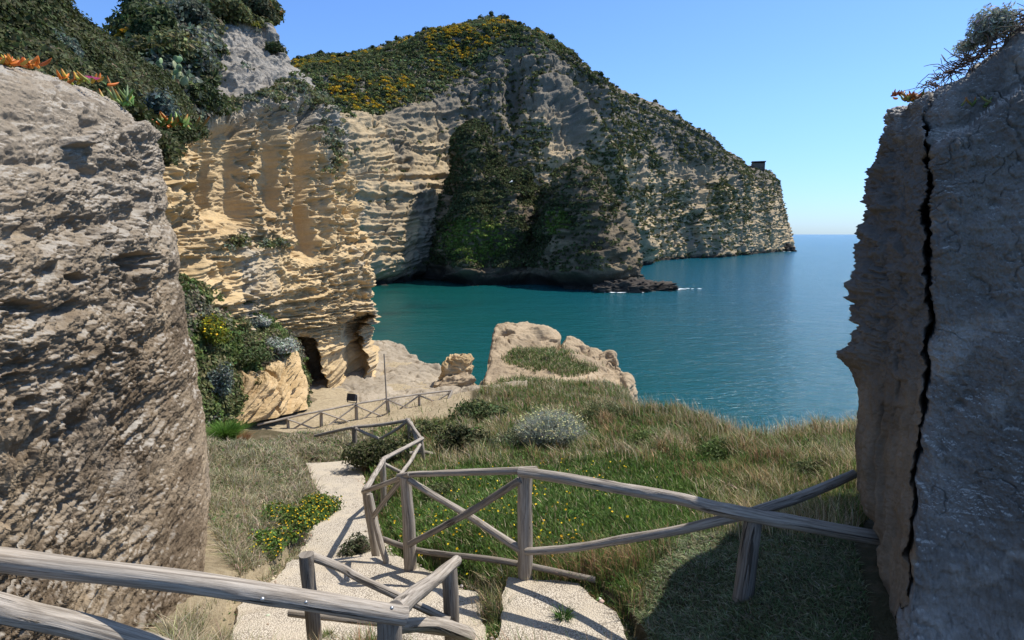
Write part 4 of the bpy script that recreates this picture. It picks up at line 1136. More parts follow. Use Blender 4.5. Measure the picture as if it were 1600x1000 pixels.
def floodlight():
    c = P(550, 629, 20.55); e = empty('floodlight', tuple(c))
    mk = plain_mat('black_lamp_housing', (0.02, 0.022, 0.03), .45); mg = plain_mat('lamp_glass', (0.06, 0.08, 0.12), .15)
    def part(name, v, f, mat):
        o = mesh_np(name, v, np.array(f), mat, None, False); o.parent = e
        bv = o.modifiers.new('b', 'BEVEL'); bv.width = .012; bv.segments = 2
        return o
    # wedge shaped housing
    w, d, h = .17, .11, .13
    v = [(-w, -d, .06), (w, -d, .06), (w, d * .7, .08), (-w, d * .7, .08), (-w, -d * .8, .06 + 2 * h), (w, -d * .8, .06 + 2 * h), (w, d * .4, 2 * h), (-w, d * .4, 2 * h)]
    f = [(0, 3, 2, 1), (4, 5, 6, 7), (0, 1, 5, 4), (1, 2, 6, 5), (2, 3, 7, 6), (3, 0, 4, 7)]
    part('housing', v, f, mk)
    v2, f2 = box_mb(0, d * .62, .19, .28, .02, .18); part('glass', v2, f2, mg)
    V = []; Fc = []
    for bx in ((-.185, 0, .1, .02, .05, .2), (.185, 0, .1, .02, .05, .2), (0, 0, 0.005, .39, .05, .02)):
        v3, f3 = box_mb(*bx); k = len(V); V += v3; Fc += [tuple(i + k for i in q) for q in f3]
    part('bracket', V, Fc, mk)
    e.rotation_euler = (R(-12), 0, R(-20))
    tag(e, 'black floodlight mounted on a post of the distant shelf fence', 'floodlight')
floodlight()
# ------------------------------------------------------------------ plants
M_LEAF = leaf_mat('leaf', .3); M_GRASS = leaf_mat('grass_blade', .35, .6); M_SILVER = leaf_mat('silver_leaf', .25, .85, .1)
M_SUCC = leaf_mat('succulent', .15, .45, .4); M_FLOWER = leaf_mat('petal', .3, .6); M_SCRUB = leaf_mat('scrub_leaf', .2, .9, .05)
M_TWIG = plain_mat('dry_twig', (0.17, 0.14, 0.12), .9, var=.4, scale=12)

def unit(v): return v / np.maximum(np.linalg.norm(v, axis=-1, keepdims=True), 1e-9)

def leaf_quads(c, nrm, size, aspect, r, col, jit=.6):
    """rhombic leaves; c (N,3), nrm (N,3), size (N,), col (N,3)"""
    N = len(c)
    nn = unit(nrm + jit * r.normal(size=(N, 3)))
    t = unit(np.cross(nn, r.normal(size=(N, 3)))); b_ = np.cross(nn, t)
    s = np.asarray(size)[:, None] * np.ones((N, 1))
    fold = nn * s * .18
    V = np.stack([c - t * s, c + b_ * s * aspect + fold, c + t * s, c - b_ * s * aspect + fold], 1)
    F = np.arange(4 * N).reshape(N, 4)
    return V.reshape(-1, 3), F, np.repeat(col, 4, 0)

def pal(cols, N, r, var=.25):
    cols = np.array(cols, float); c = cols[r.integers(0, len(cols), N)]
    return np.clip(c * (1 + var * r.normal(size=(N, 1))) * (1 + .08 * r.normal(size=(N, 3))), .003, 1)

def blade_mesh(p, h, wd, lean, col, r, curve=.5):
    """grass blades: p (N,3) roots, h heights, wd widths, lean (N,2) horizontal tip offset"""
    N = len(p); a = r.uniform(0, 2 * math.pi, N); side = np.stack([np.cos(a), np.sin(a), 0 * a], -1) * (wd / 2)[:, None]
    L = np.concatenate([lean, np.zeros((N, 1))], 1); up = np.zeros((N, 3)); up[:, 2] = h
    m = p + up * .55 + L * .3; t = p + up + L
    t[:, 2] -= curve * np.linalg.norm(lean, axis=1) * .5
    V = np.stack([p - side, p + side, m + side * .8, m - side * .8, t], 1).reshape(-1, 3)
    i = np.arange(N)[:, None] * 5
    Q = i + np.array([[0, 1, 2, 3]]); T = i + np.array([[3, 2, 4]])
    C = np.repeat(col, 5, 0).reshape(N, 5, 3).copy(); C[:, 4] *= 1.15
    return V, Q, T, C.reshape(-1, 3)

def cat_mesh(parts):
    V = []; Fs = {}; C = []; k = 0
    for v, fl, c in parts:
        for f in fl:
            f = np.asarray(f)
            if len(f): Fs.setdefault(f.shape[1], []).append(f + k)
        V.append(v); C.append(c); k += len(v)
    return np.concatenate(V), [np.concatenate(x) for x in Fs.values()], np.concatenate(C)

def bush_data(rad, n, size, palette, seed, lumps=12, aspect=.5, jit=.6, spread=1.0, var=.28):
    """foliage of a bush: leaf clumps on several overlapping lobes, base at z=0"""
    r = np.random.default_rng(seed); rad = np.array(rad, float)
    d = unit(r.normal(size=(lumps, 3))); d[:, 2] = np.abs(d[:, 2]) * 1.0
    cen = d * rad * r.uniform(.35, .75, (lumps, 1)) * spread; cen[:, 2] = np.abs(cen[:, 2]) + rad[2] * .15
    lr = r.uniform(.28, .55, lumps)
    k = r.integers(0, lumps, n); dd = unit(r.normal(size=(n, 3)))
    rr = lr[k] * (1 - .45 * r.random(n) ** 2.2) * (1 + .25 * r.normal(size=n) * .5)
    c = cen[k] + dd * rr[:, None] * rad
    keep = c[:, 2] > -.05 * rad[2]; c = c[keep]; dd = dd[keep]; k = k[keep]; m = len(c)
    lump_tone = r.uniform(.75, 1.25, lumps)
    col = pal(palette, m, r, var) * lump_tone[k][:, None]
    v, f, cc = leaf_quads(c, dd + np.array([0, 0, .3]), size * r.uniform(.6, 1.4, m), aspect, r, col, jit)
    return v, [f], cc

def tube_np(pts, r0, r1, sides=5):
    pts = np.array(pts, float); n = len(pts); T = np.gradient(pts, axis=0); T = unit(T)
    up = np.array([.3, .2, 1.0]); A = unit(np.cross(T, up) + 1e-6); B = np.cross(A, T)
    an = np.arange(sides) * 2 * math.pi / sides; rr = np.linspace(r0, r1, n)
    V = pts[:, None] + rr[:, None, None] * (A[:, None] * np.cos(an)[None, :, None] + B[:, None] * np.sin(an)[None, :, None])
    i = np.arange(n * sides).reshape(n, sides); j = np.roll(i, -1, 1)
    F = np.stack([i[:-1], j[:-1], j[1:], i[1:]], -1).reshape(-1, 4)
    return V.reshape(-1, 3), F

def stems_obj(parent, rad, n, seed, thick=.012, mat=None):
    r = np.random.default_rng(seed); parts = []
    for k in range(n):
        a = r.uniform(0, 2 * math.pi); e = np.array([math.cos(a) * rad[0] * .6, math.sin(a) * rad[1] * .6, rad[2] * r.uniform(.4, .9)])
        pts = [np.zeros(3), e * .35 + r.normal(size=3) * .05 * rad[2], e * .7 + r.normal(size=3) * .06 * rad[2], e]
        pts[0][2] = -.05
        v, f = tube_np(pts, thick, thick * .4); parts.append((v, [f], np.tile((.15, .12, .09), (len(v), 1))))
    v, f, c = cat_mesh(parts)
    o = mesh_np('stem', v, f, mat or M_TWIG, None, True, col=c); o.parent = parent
    return o

def shrub(name, loc, rad, n, size, palette, seed, label, cat='shrub', group=None, mat=None, lumps=12, stems=5, aspect=.5, jit=.6, flowers=None, kind=None, thick=.012):
    e = empty(name, tuple(loc)); tag(e, label, cat, group, kind)
    v, f, c = bush_data(rad, n, size, palette, seed, lumps, aspect, jit)
    o = mesh_np('foliage', v, f, mat or M_LEAF, None, False, col=c); o.parent = e
    if stems: stems_obj(e, rad, stems, seed + 1, thick)
    if flowers:
        fn, fs, fp = flowers; r = np.random.default_rng(seed + 5)
        k = r.integers(0, len(v) // 4, fn); cen = v[k * 4:k * 4 + 1] if False else v[k * 4]
        cen = cen * (1 + .04 * r.random((fn, 1)))
        top = cen[:, 2] > rad[2] * .25; cen = cen[top]
        vv, ff, cc = leaf_quads(cen, cen / np.array(rad) + np.array([0, 0, .5]), fs * r.uniform(.7, 1.3, len(cen)), .8, r, pal(fp, len(cen), r, .12), .3)
        o = mesh_np('flowers', vv, ff, M_FLOWER, None, False, col=cc); o.parent = e; o['kind'] = 'stuff'
    return e

DARK = [(.042, .060, .022), (.055, .078, .028), (.032, .045, .019), (.072, .088, .034)]
OLIVE = [(.10, .112, .042), (.125, .132, .055), (.075, .09, .034), (.155, .15, .07)]
GREEN = [(.08, .145, .028), (.11, .185, .04), (.06, .105, .024), (.14, .20, .06)]
SILVER = [(.25, .275, .225), (.32, .335, .28), (.19, .215, .18), (.37, .38, .32)]
YELL = [(.62, .42, .015), (.70, .50, .02), (.55, .34, .01)]
DRY = [(.40, .32, .19), (.50, .41, .25), (.32, .25, .145), (.55, .46, .31), (.26, .215, .115)]
GOLD = [(.38, .25, .025), (.46, .29, .025), (.24, .20, .035), (.14, .15, .04)]

# ---------- scatter helpers on surfaces
def pick(S, N, px, py, n, w, r):
    """n random points of surface S with weight field w -> positions, normals"""
    A = np.linalg.norm(np.cross(np.gradient(S, axis=0), np.gradient(S, axis=1)), axis=-1)
    ww = (A * w).ravel().astype(np.float64); cs = np.cumsum(ww); k = np.searchsorted(cs, r.random(n) * cs[-1])
    k = np.clip(k, 0, len(cs) - 1)
    return S.reshape(-1, 3)[k], N.reshape(-1, 3)[k], px.ravel()[k], py.ravel()[k]

def clump_field(pos, nrm, rad, per, size, palettes, pid, r, flat=.75, jit=.7):
    """many little bushes as one mesh: per leaf clumps around each pos"""
    n = len(pos); k = np.repeat(np.arange(n), per); m = len(k)
    d = unit(r.normal(size=(m, 3))); d[:, 2] = np.abs(d[:, 2]) * .9 + .05
    R_ = rad[k] * (1 - .4 * r.random(m) ** 2)
    c = pos[k] + d * R_[:, None] * np.array([1, 1, flat])
    base = np.array([np.array(p, float)[r.integers(0, len(p))] for p in [palettes[i] for i in pid]])
    col = base[k] * (1 + .22 * r.normal(size=(m, 1))) * (1 + .10 * r.normal(size=(m, 3)))
    v, f, cc = leaf_quads(c, d + nrm[k] * .3, size * (rad[k] / rad.mean()) ** .5 * r.uniform(.6, 1.4, m), .65, r, np.clip(col, .004, 1), jit)
    return v, f, cc

# ---------- headland scrub (nobody could count it)
def head_scrub():
    r = np.random.default_rng(11)
    S, N, vn = HEAD_S, HEAD_N, HEAD_V; px, py = proj(S)
    N2 = outward(S)
    nz = fbm(S * .03, 4)
    slope = sstep(.57, .64, vn) * sstep(.93, .86, vn)
    faceveg = (vn > .13) * sstep(.62, .55, vn) * (
        .9 * blob(px, py, 770, 250, 55, 45) + .9 * blob(px, py, 860, 190, 34, 70) + .45 * blob(px, py, 830, 260, 60, 50) + 1.0 * blob(px, py, 1010, 270, 80, 38)
        + 1.2 * blob(px, py, 1130, 285, 75, 36) + .5 * blob(px, py, 960, 200, 40, 60) + .25 * blob(px, py, 620, 385, 25, 25) + .9 * blob(px, py, 1060, 235, 80, 45) + .6 * blob(px, py, 900, 260, 60, 60) + .5 * blob(px, py, 1090, 330, 110, 30) + .18)
    faceveg = faceveg * sstep(-.35, .25, nz + .12) * (.12 + .88 * sstep(690, 740, px))
    ridge_r = sstep(930, 980, px) * sstep(.48, .56, vn) * sstep(.9, .84, vn) * .55
    w = np.maximum(np.maximum(slope * (px < 960), faceveg), ridge_r)
    w = w * (px > 380) * (px < 1230) / (1 + (S[..., 1] / 260) ** 2)
    pos, nrm, qx, qy = pick(S, N2, px, py, 15500, w, r)
    on_slope = (qx < 930) & (qy < 190 - (qx - 500) * .1) & (qy < np.interp(qx, [500, 640, 722, 792, 860], [195, 178, 150, 104, 80]) + 8)
    f = pos[:, 1] / 220
    rad = r.uniform(.4, 1.2, len(pos)) * (0.75 + .3 * f) * np.where(on_slope, 1.3, .9)
    g = fbm(pos * .055 + 3, 3)
    pid = np.where(on_slope, np.where(g > .12, 0, np.where(r.random(len(pos)) < .5, 1, 2)), np.where(r.random(len(pos)) < .6, 0, 1))
    pals = [[(.085, .10, .042), (.11, .125, .05), (.065, .078, .034)], [(.10, .11, .045), (.125, .13, .06), (.075, .09, .036), (.15, .145, .07)], [(.12, .15, .055), (.15, .175, .08), (.10, .125, .06)]]
    v, fc, c = clump_field(pos, nrm, rad, 26, .42, pals, pid, r)
    o = mesh_np('scrub', v, fc, M_SCRUB, None, False, col=c)
    tag(o, 'dense low green scrub covering the slopes and ledges of the headland', 'scrub', kind='stuff')
    # yellow flowering broom patches on the green slope
    w2 = slope * (px < 850) * (px > 450) * sstep(.05, .4, fbm(S * .06 + 70, 3) + .55 * (blob(px, py, 545, 135, 40, 16) + blob(px, py, 730, 75, 60, 22) + blob(px, py, 690, 60, 40, 18) + blob(px, py, 590, 130, 30, 12)) - .12)
    pos, nrm, qx, qy = pick(S, N2, px, py, 760, w2, r)
    rad = r.uniform(.5, 1.15, len(pos))
    v, fc, c = clump_field(pos + np.array([0, -.5, .9]), nrm, rad, 26, .30, [GOLD], np.zeros(len(pos), int), r)
    o = mesh_np('broom', v, fc, M_SCRUB, None, False, col=c)
    tag(o, 'golden yellow broom flowering in patches on the headland slope', 'broom', kind='stuff')
    # spur
    px, py = proj(SPUR_S); N3 = outward(SPUR_S)
    w = (sstep(438, 418, py) * sstep(-.5, .05, fbm(SPUR_S * .05 + 4, 3)) * sstep(968, 940, px + .2 * (py - 380))) + .1
    w = w * (SPUR_S[..., 2] > 5) * (1 - .75 * sstep(835, 860, px) * (1 - blob(px, py, 872, 350, 30, 30)))
    pos, nrm, qx, qy = pick(SPUR_S, N3, px, py, 8500, w, r)
    rad = r.uniform(.35, 1.0, len(pos))
    br = np.maximum(blob(qx, qy, 745, 375, 62, 42), .9 * blob(qx, qy, 872, 350, 28, 26))
    pid = np.where(br > .35 + .3 * r.random(len(pos)), 1, 0)
    v, fc, c = clump_field(pos, nrm, rad, 24, .30, [[(.065, .075, .033), (.08, .092, .04), (.05, .058, .027)], [(.10, .14, .03), (.13, .165, .04), (.08, .11, .028)]], pid, r)
    o = mesh_np('scrub', v, fc, M_SCRUB, None, False, col=c)
    tag(o, 'dark ivy and scrub hanging over the rock spur', 'scrub', kind='stuff')
    # bushes one can tell apart along the skyline
    protos = []
    for k in range(4):
        v, f, c = bush_data((1, 1, .9), 420, .17, DARK if k < 3 else OLIVE, 300 + k, 9)
        protos.append((v, f, c))
    meshes = []
    px, py = proj(S)
    col_ok = [(470,0),(505,1),(532,2),(552,0),(585,1),(607,3),(622,0),(640,1),(652,2),(668,0),(690,2),(712,0),(735,3),(752,1),(770,0),(790,2),(812,1),(835,0),(858,2),
              (905,1),(932,0),(962,2),(992,1),(1022,0),(1052,2),(1078,0),(1098,1),(1128,2),(1150,0)]
    vi = int(.865 * S.shape[1])
    first = {}
    for i, (x0, k) in enumerate(col_ok):
        j = np.argmin(np.abs(px[:, vi] - x0)); colpy = py[j]; kk = vi - 40 + np.argmin(colpy[vi - 40:vi + 60])
        p = S[j, kk]; s = r.uniform(.9, 2.3) * (p[1] / 255) ** .2 * (1.25 if x0 in (622, 652, 668) else 1)
        if k not in first:
            v, f, c = protos[k]; o = mesh_np('ridge_bush', v, f, M_SCRUB, None, False, col=c); first[k] = o
        else:
            o = first[k].copy(); COL.objects.link(o)
        o.location = p + np.array([0, -.5, -.25 * s]); o.scale = (s, s, s * r.uniform(.8, 1.15)); o.rotation_euler = (0, 0, r.uniform(0, 6.28))
        tag(o, 'dark rounded bush standing against the sky on the ridge of the headland', 'bush', 'bushes along the headland skyline')
head_scrub()

# ---------- hillside and cliff-top plants on the left
def cover():
    r = np.random.default_rng(21)
    S, N = HILL_S, outward(HILL_S); px, py = proj(S)
    w = (px > -120) * (px < 340) / (S[..., 1] ** 1.2)
    pos, nrm, qx, qy = pick(S, N, px, py, 15000, w, r)
    rad = r.uniform(.10, .24, len(pos)) * (pos[:, 1] / 9) ** .4
    tone = fbm(pos * .7, 3)
    pid = np.where(tone > .15, 1, 0)
    v, f, c = clump_field(pos + nrm * .05, nrm, rad, 22, .034, [[(.042, .052, .018), (.057, .067, .024), (.033, .04, .015)], [(.08, .09, .036), (.105, .105, .052), (.065, .073, .03)]], pid, r, jit=.8)
    o = mesh_np('ground_cover', v, f, M_LEAF, None, False, col=c)
    tag(o, 'dark small leaved evergreen cover over the upper left hillside', 'ground cover', kind='stuff')
    S, N = UPPER_S, outward(UPPER_S); px, py = proj(S)
    rockw = sstep(332, 352, px + .12 * (py - 60)) * sstep(172, 158, py) * sstep(30, 48, py)
    w = (1 - .975 * rockw) * (px > 160) * (px < 505) * sstep(-.5, .1, fbm(S * .3, 3) + .25)
    pos, nrm, qx, qy = pick(S, N, px, py, 3000, w, r)
    rad = r.uniform(.25, .75, len(pos)); on = rockw[0, 0]
    g = fbm(pos * .25 + 8, 3); u = r.random(len(pos))
    gold = blob(qx, qy, 395, 20, 32, 30) + .5 * blob(qx, qy, 275, 60, 40, 40) + .4 * blob(qx, qy, 240, 60, 20, 20)
    pid = np.where(u < .30 * gold, 3, np.where(g > .2, 2, np.where(g < -.15, 0, 1)))
    rad = np.where(qx > 335, rad * .7, rad)
    v, f, c = clump_field(pos, nrm, rad, 48, .095, [DARK, OLIVE, [(.12, .14, .10), (.16, .175, .13), (.09, .11, .08)], [(.24, .13, .02), (.30, .20, .02), (.20, .19, .03)]], pid, r)
    o = mesh_np('scrub', v, f, M_LEAF, None, False, col=c)
    tag(o, 'mixed grey green scrub over the top of the near cliff', 'scrub', kind='stuff')
    # tufts along ledges of the ochre cliff
    S, N = CLIFF_S, outward(CLIFF_S); px, py = proj(S)
    w = 1.3 * blob(px, py, 430, 385, 22, 5) + .8 * blob(px, py, 372, 382, 14, 6) + .7 * blob(px, py, 520, 235, 10, 34) + .45 * sstep(186, 170, py) * (px > 280) + .3 * blob(px, py, 505, 205, 10, 20)
    pos, nrm, qx, qy = pick(S, N, px, py, 330, w, r)
    rad = r.uniform(.16, .42, len(pos))
    v, f, c = clump_field(pos, nrm, rad, 60, .06, [OLIVE, [(.10, .12, .07), (.13, .15, .10)]], r.integers(0, 2, len(pos)), r)
    o = mesh_np('ledge_tufts', v, f, M_LEAF, None, False, col=c)
    tag(o, 'olive tufts growing on the ledges of the ochre cliff', 'tufts', kind='stuff')
    # earth bank under the cliff: low cover, with its bushes as things below
    S, N = BANK_S, outward(BANK_S); px, py = proj(S)
    w = (px > 270) * (px < 475) * sstep(-.35, .1, fbm(S * .5 + 3, 3) + .2)
    pos, nrm, qx, qy = pick(S, N, px, py, 2300, w, r)
    rad = r.uniform(.12, .34, len(pos)); g = fbm(pos * .6 + 8, 3)
    pid = np.where(g > .22, 2, np.where(g < -.2, 0, 1))
    v, f, c = clump_field(pos, nrm, rad, 46, .05, [OLIVE, [(.09, .125, .035), (.12, .15, .05), (.07, .10, .03)], [(.17, .155, .10), (.22, .20, .13), (.13, .13, .08)]], pid, r)
    o = mesh_np('ground_cover', v, f, M_LEAF, None, False, col=c)
    tag(o, 'low green and dry cover over the earth bank under the cliff', 'ground cover', kind='stuff')
cover()

def on_surface(S, px0, py0):
    px, py = proj(S); k = np.argmin((px - px0) ** 2 + (py - py0) ** 2); return S.reshape(-1, 3)[k]

def placed_shrubs():
    BL = [ # px, py of base, radius, n, leaf, palette, label, flowers, material
      (322,530,(.75,.75,.75),3600,.05,[(.13,.16,.02),(.20,.20,.02),(.09,.12,.02)],'yellow green flowering broom bush at the top left of the bank under the cliff',(500,.04,YELL),None),
      (402,508,(.45,.45,.42),2000,.05,SILVER,'upper of the silver grey bushes on the bank under the cliff',None,M_SILVER),
      (436,545,(.62,.6,.48),2600,.05,SILVER,'silver grey bush at the right end of the bank, above the cave doorway',None,M_SILVER),
      (372,512,(.5,.5,.4),2000,.05,OLIVE,'olive bush between the broom and the upper silver bush',None,None),
      (385,560,(.75,.7,.45),3000,.05,[(.07,.10,.035),(.10,.125,.05),(.055,.08,.03)],'wide green bush in the middle of the bank',None,None),
      (340,610,(.55,.5,.75),2600,.05,[(.13,.155,.13),(.17,.19,.16),(.10,.125,.10)],'grey green upright bush at the lower left of the bank',None,M_SILVER),
      (395,630,(.35,.3,.95),2200,.045,[(.06,.085,.02),(.09,.10,.03),(.12,.09,.03)],'trailing bush with pink flowers hanging over the tan ledge',(120,.035,[(.45,.12,.2),(.5,.35,.05)]),None),
      (330,665,(.4,.4,.5),1600,.045,GREEN,'small bright green bush low beside the left rock wall',None,None)]
    for i, (px, py, rad, n, sz, pl, lab, fl, mt) in enumerate(BL):
        p = on_surface(BANK_S, px, py)
        shrub('shrub', p + np.array([.1, -.2, -.05]), rad, n, sz, pl, 40 + i, lab, flowers=fl, mat=mt)
    UL = [ # on the slope above the cliff
      (246,66,(1.15,1.1,1.25),4200,.11,DARK,'dark evergreen bush at the left top of the cliff scrub against the sky'),
      (290,45,(1.6,1.4,1.2),3600,.10,[(.09,.105,.075),(.12,.135,.10),(.07,.085,.055)],'grey green bush high on the cliff top, left of the pale rock'),
      (265,95,(1.5,1.3,1.0),3200,.10,OLIVE,'olive bush in the middle of the cliff scrub beside the cactus'),
      (312,112,(1.1,1.0,.9),2600,.09,[(.13,.15,.11),(.17,.18,.14),(.10,.12,.08)],'silvery bush at the left edge of the pale grey rock'),
      (350,28,(1.5,1.3,1.0),3400,.10,OLIVE,'olive bush at the top edge of the frame above the pale rock'),
      (405,26,(1.0,1.0,.9),2600,.09,[(.05,.06,.03),(.07,.075,.04)],'dark bush on the shoulder of the pale rock against the sky'),
      (430,80,(.5,.5,.5),1300,.08,DARK,'small dark bush clinging to the right edge of the pale rock'),
      (392,168,(.5,.5,.4),1400,.08,[(.13,.15,.11),(.17,.18,.13)],'grey bush on the lip of the ochre cliff, left of two'),
      (462,160,(.6,.6,.4),1500,.08,[(.10,.125,.05),(.13,.15,.06)],'green bush on the lip of the ochre cliff, right of two'),
      (300,165,(1.1,1.0,.9),2400,.09,DARK,'dark green bush filling the gully between hillside and cliff')]
    for i, (px, py, rad, n, sz, pl, lab) in enumerate(UL):
        p = on_surface(UPPER_S, px, py)
        shrub('shrub', p + np.array([.1, -.3, -.2]), rad, n, sz, pl, 70 + i, lab, thick=.03)
    HL = [(95,92,(.42,.42,.42),2600,.035,[(.12,.15,.12),(.16,.19,.15),(.09,.115,.09)],'grey green bush behind the orange ice plant on the left rock',M_SILVER),
          (243,190,(.42,.4,.42),2400,.04,[(.10,.13,.115),(.13,.16,.14),(.08,.105,.09)],'blue grey bush at the right end of the dark hillside',M_SILVER),
          (268,205,(.35,.35,.4),1800,.04,GREEN,'green bush with orange tips above the corner of the left rock',None)]
    for i, (px, py, rad, n, sz, pl, lab, mt) in enumerate(HL):
        p = on_surface(HILL_S, px, py)
        shrub('shrub', p + np.array([.05, -.15, -.05]), rad, n, sz, pl, 90 + i, lab, mat=mt, flowers=(160, .03, [(.5, .2, .02)]) if i == 2 else None)
placed_shrubs()

# ---------- fleshy ice plants: clusters of curved three sided fingers
def ice_plant(loc, n, length, thick, palette, seed, label, tilt=(0, 0), flat=.6, bloom=None):
    r = np.random.default_rng(seed); e = empty('ice_plant', tuple(loc)); tag(e, label, 'ice plant')
    parts = []
    for k in range(n):
        a = r.uniform(0, 2 * math.pi); el = r.uniform(.25, 1.3)
        d = np.array([math.cos(a) * math.cos(el), math.sin(a) * math.cos(el), math.sin(el) * flat]); d += np.array([tilt[0], tilt[1], 0]) * .5
        o_ = np.array([r.normal() * length * .7, r.normal() * length * .4, r.uniform(0, .3) * length])
        L = length * r.uniform(.6, 1.2)
        pts = [o_, o_ + d * L * .35, o_ + d * L * .7 + np.array([0, 0, .08 * L]), o_ + d * L + np.array([0, 0, .22 * L])]
        v, f = tube_np(cr_axis(np.array(pts), 7), thick, thick, 5)
        tt = np.repeat(np.array([.75, 1, 1.05, 1, .85, .55, .08]), 5)
        cen = np.repeat(cr_axis(np.array(pts), 7), 5, 0); v = cen + (v - cen) * tt[:, None]
        base = pal(palette, 1, r, .15)[0]; tip = np.array((.50, .13, .02)) if r.random() < .5 else base * 1.15
        m = np.repeat(np.linspace(0, 1, 7) ** 2, 5)[:, None]
        parts.append((v, [f], base * (1 - m) + tip * m))
    v, f, c = cat_mesh(parts); o = mesh_np('leaves', v, f, M_SUCC, None, True, col=c); o.parent = e
    if bloom:
        bv, bf, bc = [], [], []
        for (x, y, z) in bloom[1]:
            for k in range(26):
                a = 2 * math.pi * k / 26; rr = bloom[2]; ca, sa = math.cos(a), math.sin(a); i = len(bv)
                bv += [(x + ca * rr * .2 - sa * .003, y + sa * rr * .2 + ca * .003, z), (x + ca * rr * .2 + sa * .003, y + sa * rr * .2 - ca * .003, z), (x + ca * rr, y + sa * rr, z + rr * .35)]
                bf.append((i, i + 1, i + 2)); bc += [bloom[0]] * 3
        o = mesh_np('flowers', bv, np.array(bf), M_FLOWER, None, False, col=np.array(bc)); o.parent = e
    return e

def left_succulents():
    OR = [(.55, .16, .02), (.62, .22, .03), (.50, .12, .02), (.35, .25, .04)]
    YG = [(.30, .30, .04), (.45, .30, .03), (.20, .27, .05)]
    GR = [(.12, .20, .04), (.17, .26, .06), (.10, .16, .05)]
    p = P(18, 104, 4.25); ice_plant(p, 26, .085, .011, OR, 1, 'bright orange ice plant on the left rock at the edge of the frame')
    p = P(118, 130, 4.8); ice_plant(p, 22, .095, .011, YG + OR[:2], 2, 'yellow and orange ice plant with a magenta flower on the left rock', bloom=((.55, .08, .30), [(.16, -.08, .02), (.20, -.06, .015)], .035))
    p = P(48, 106, 4.45); ice_plant(p, 12, .07, .010, OR, 5, 'small orange ice plant next to the bright orange one')
    p = P(187, 166, 5.35); ice_plant(p, 16, .13, .013, GR, 3, 'pale green ice plant with upright fingers where the left rock turns down', flat=1.1)
    p = P(272, 200, 9.0); ice_plant(p, 34, .22, .022, GR + OR[:1], 4, 'orange and green ice plant hanging above the corner of the left rock')
left_succulents()

def cactus():
    p = on_surface(HILL_S, 232, 112); e = empty('prickly_pear', tuple(p + np.array([.1, -.3, 0])))
    tag(e, 'pale prickly pear cactus with round pads on the hillside', 'cactus')
    r = np.random.default_rng(8); m = leaf_mat('cactus_pad', .05, .55, .35); parts = []
    def pad(c, up, s, yaw):
        u = np.linspace(0, 2 * math.pi, 15)[:-1]; vv = np.linspace(0, math.pi, 8)
        V = []
        for b_ in vv:
            for a in u: V.append((.72 * math.sin(b_) * math.cos(a), .17 * math.sin(b_) * math.sin(a), 1 - math.cos(b_)))
        V = np.array(V) * s
        z = unit(np.array(up)); x = unit(np.cross(np.array([math.sin(yaw), math.cos(yaw), .1]), z)); y = np.cross(z, x)
        V = c + V[:, :1] * x + V[:, 1:2] * y + V[:, 2:] * z
        i = np.arange(8 * 14).reshape(8, 14); j = np.roll(i, -1, 1)
        F = np.stack([i[:-1], j[:-1], j[1:], i[1:]], -1).reshape(-1, 4)
        base = pal([(.20, .25, .12), (.27, .31, .16), (.16, .21, .10)], 1, r, .15)[0]
        parts.append((V, [F], np.tile(base, (len(V), 1))))
        return c + z * 2 * s
    for k in range(16):
        c = np.array([r.normal() * .55, r.normal() * .25, -.1 + r.uniform(-.45, .25)]); up = np.array([r.normal() * .5, r.normal() * .4, 1.0])
        t = pad(c, up, r.uniform(.11, .16), r.uniform(0, 3))
        for q in range(r.integers(1, 3)):
            t2 = pad(t, up + r.normal(size=3) * .7, r.uniform(.08, .13), r.uniform(0, 3))
            if r.random() < .5: pad(t2, up + r.normal(size=3) * .8, r.uniform(.06, .10), r.uniform(0, 3))
    for v, f, c in parts:
        o = mesh_np('pad', v, f, m, None, True, col=c); o.parent = e
cactus()

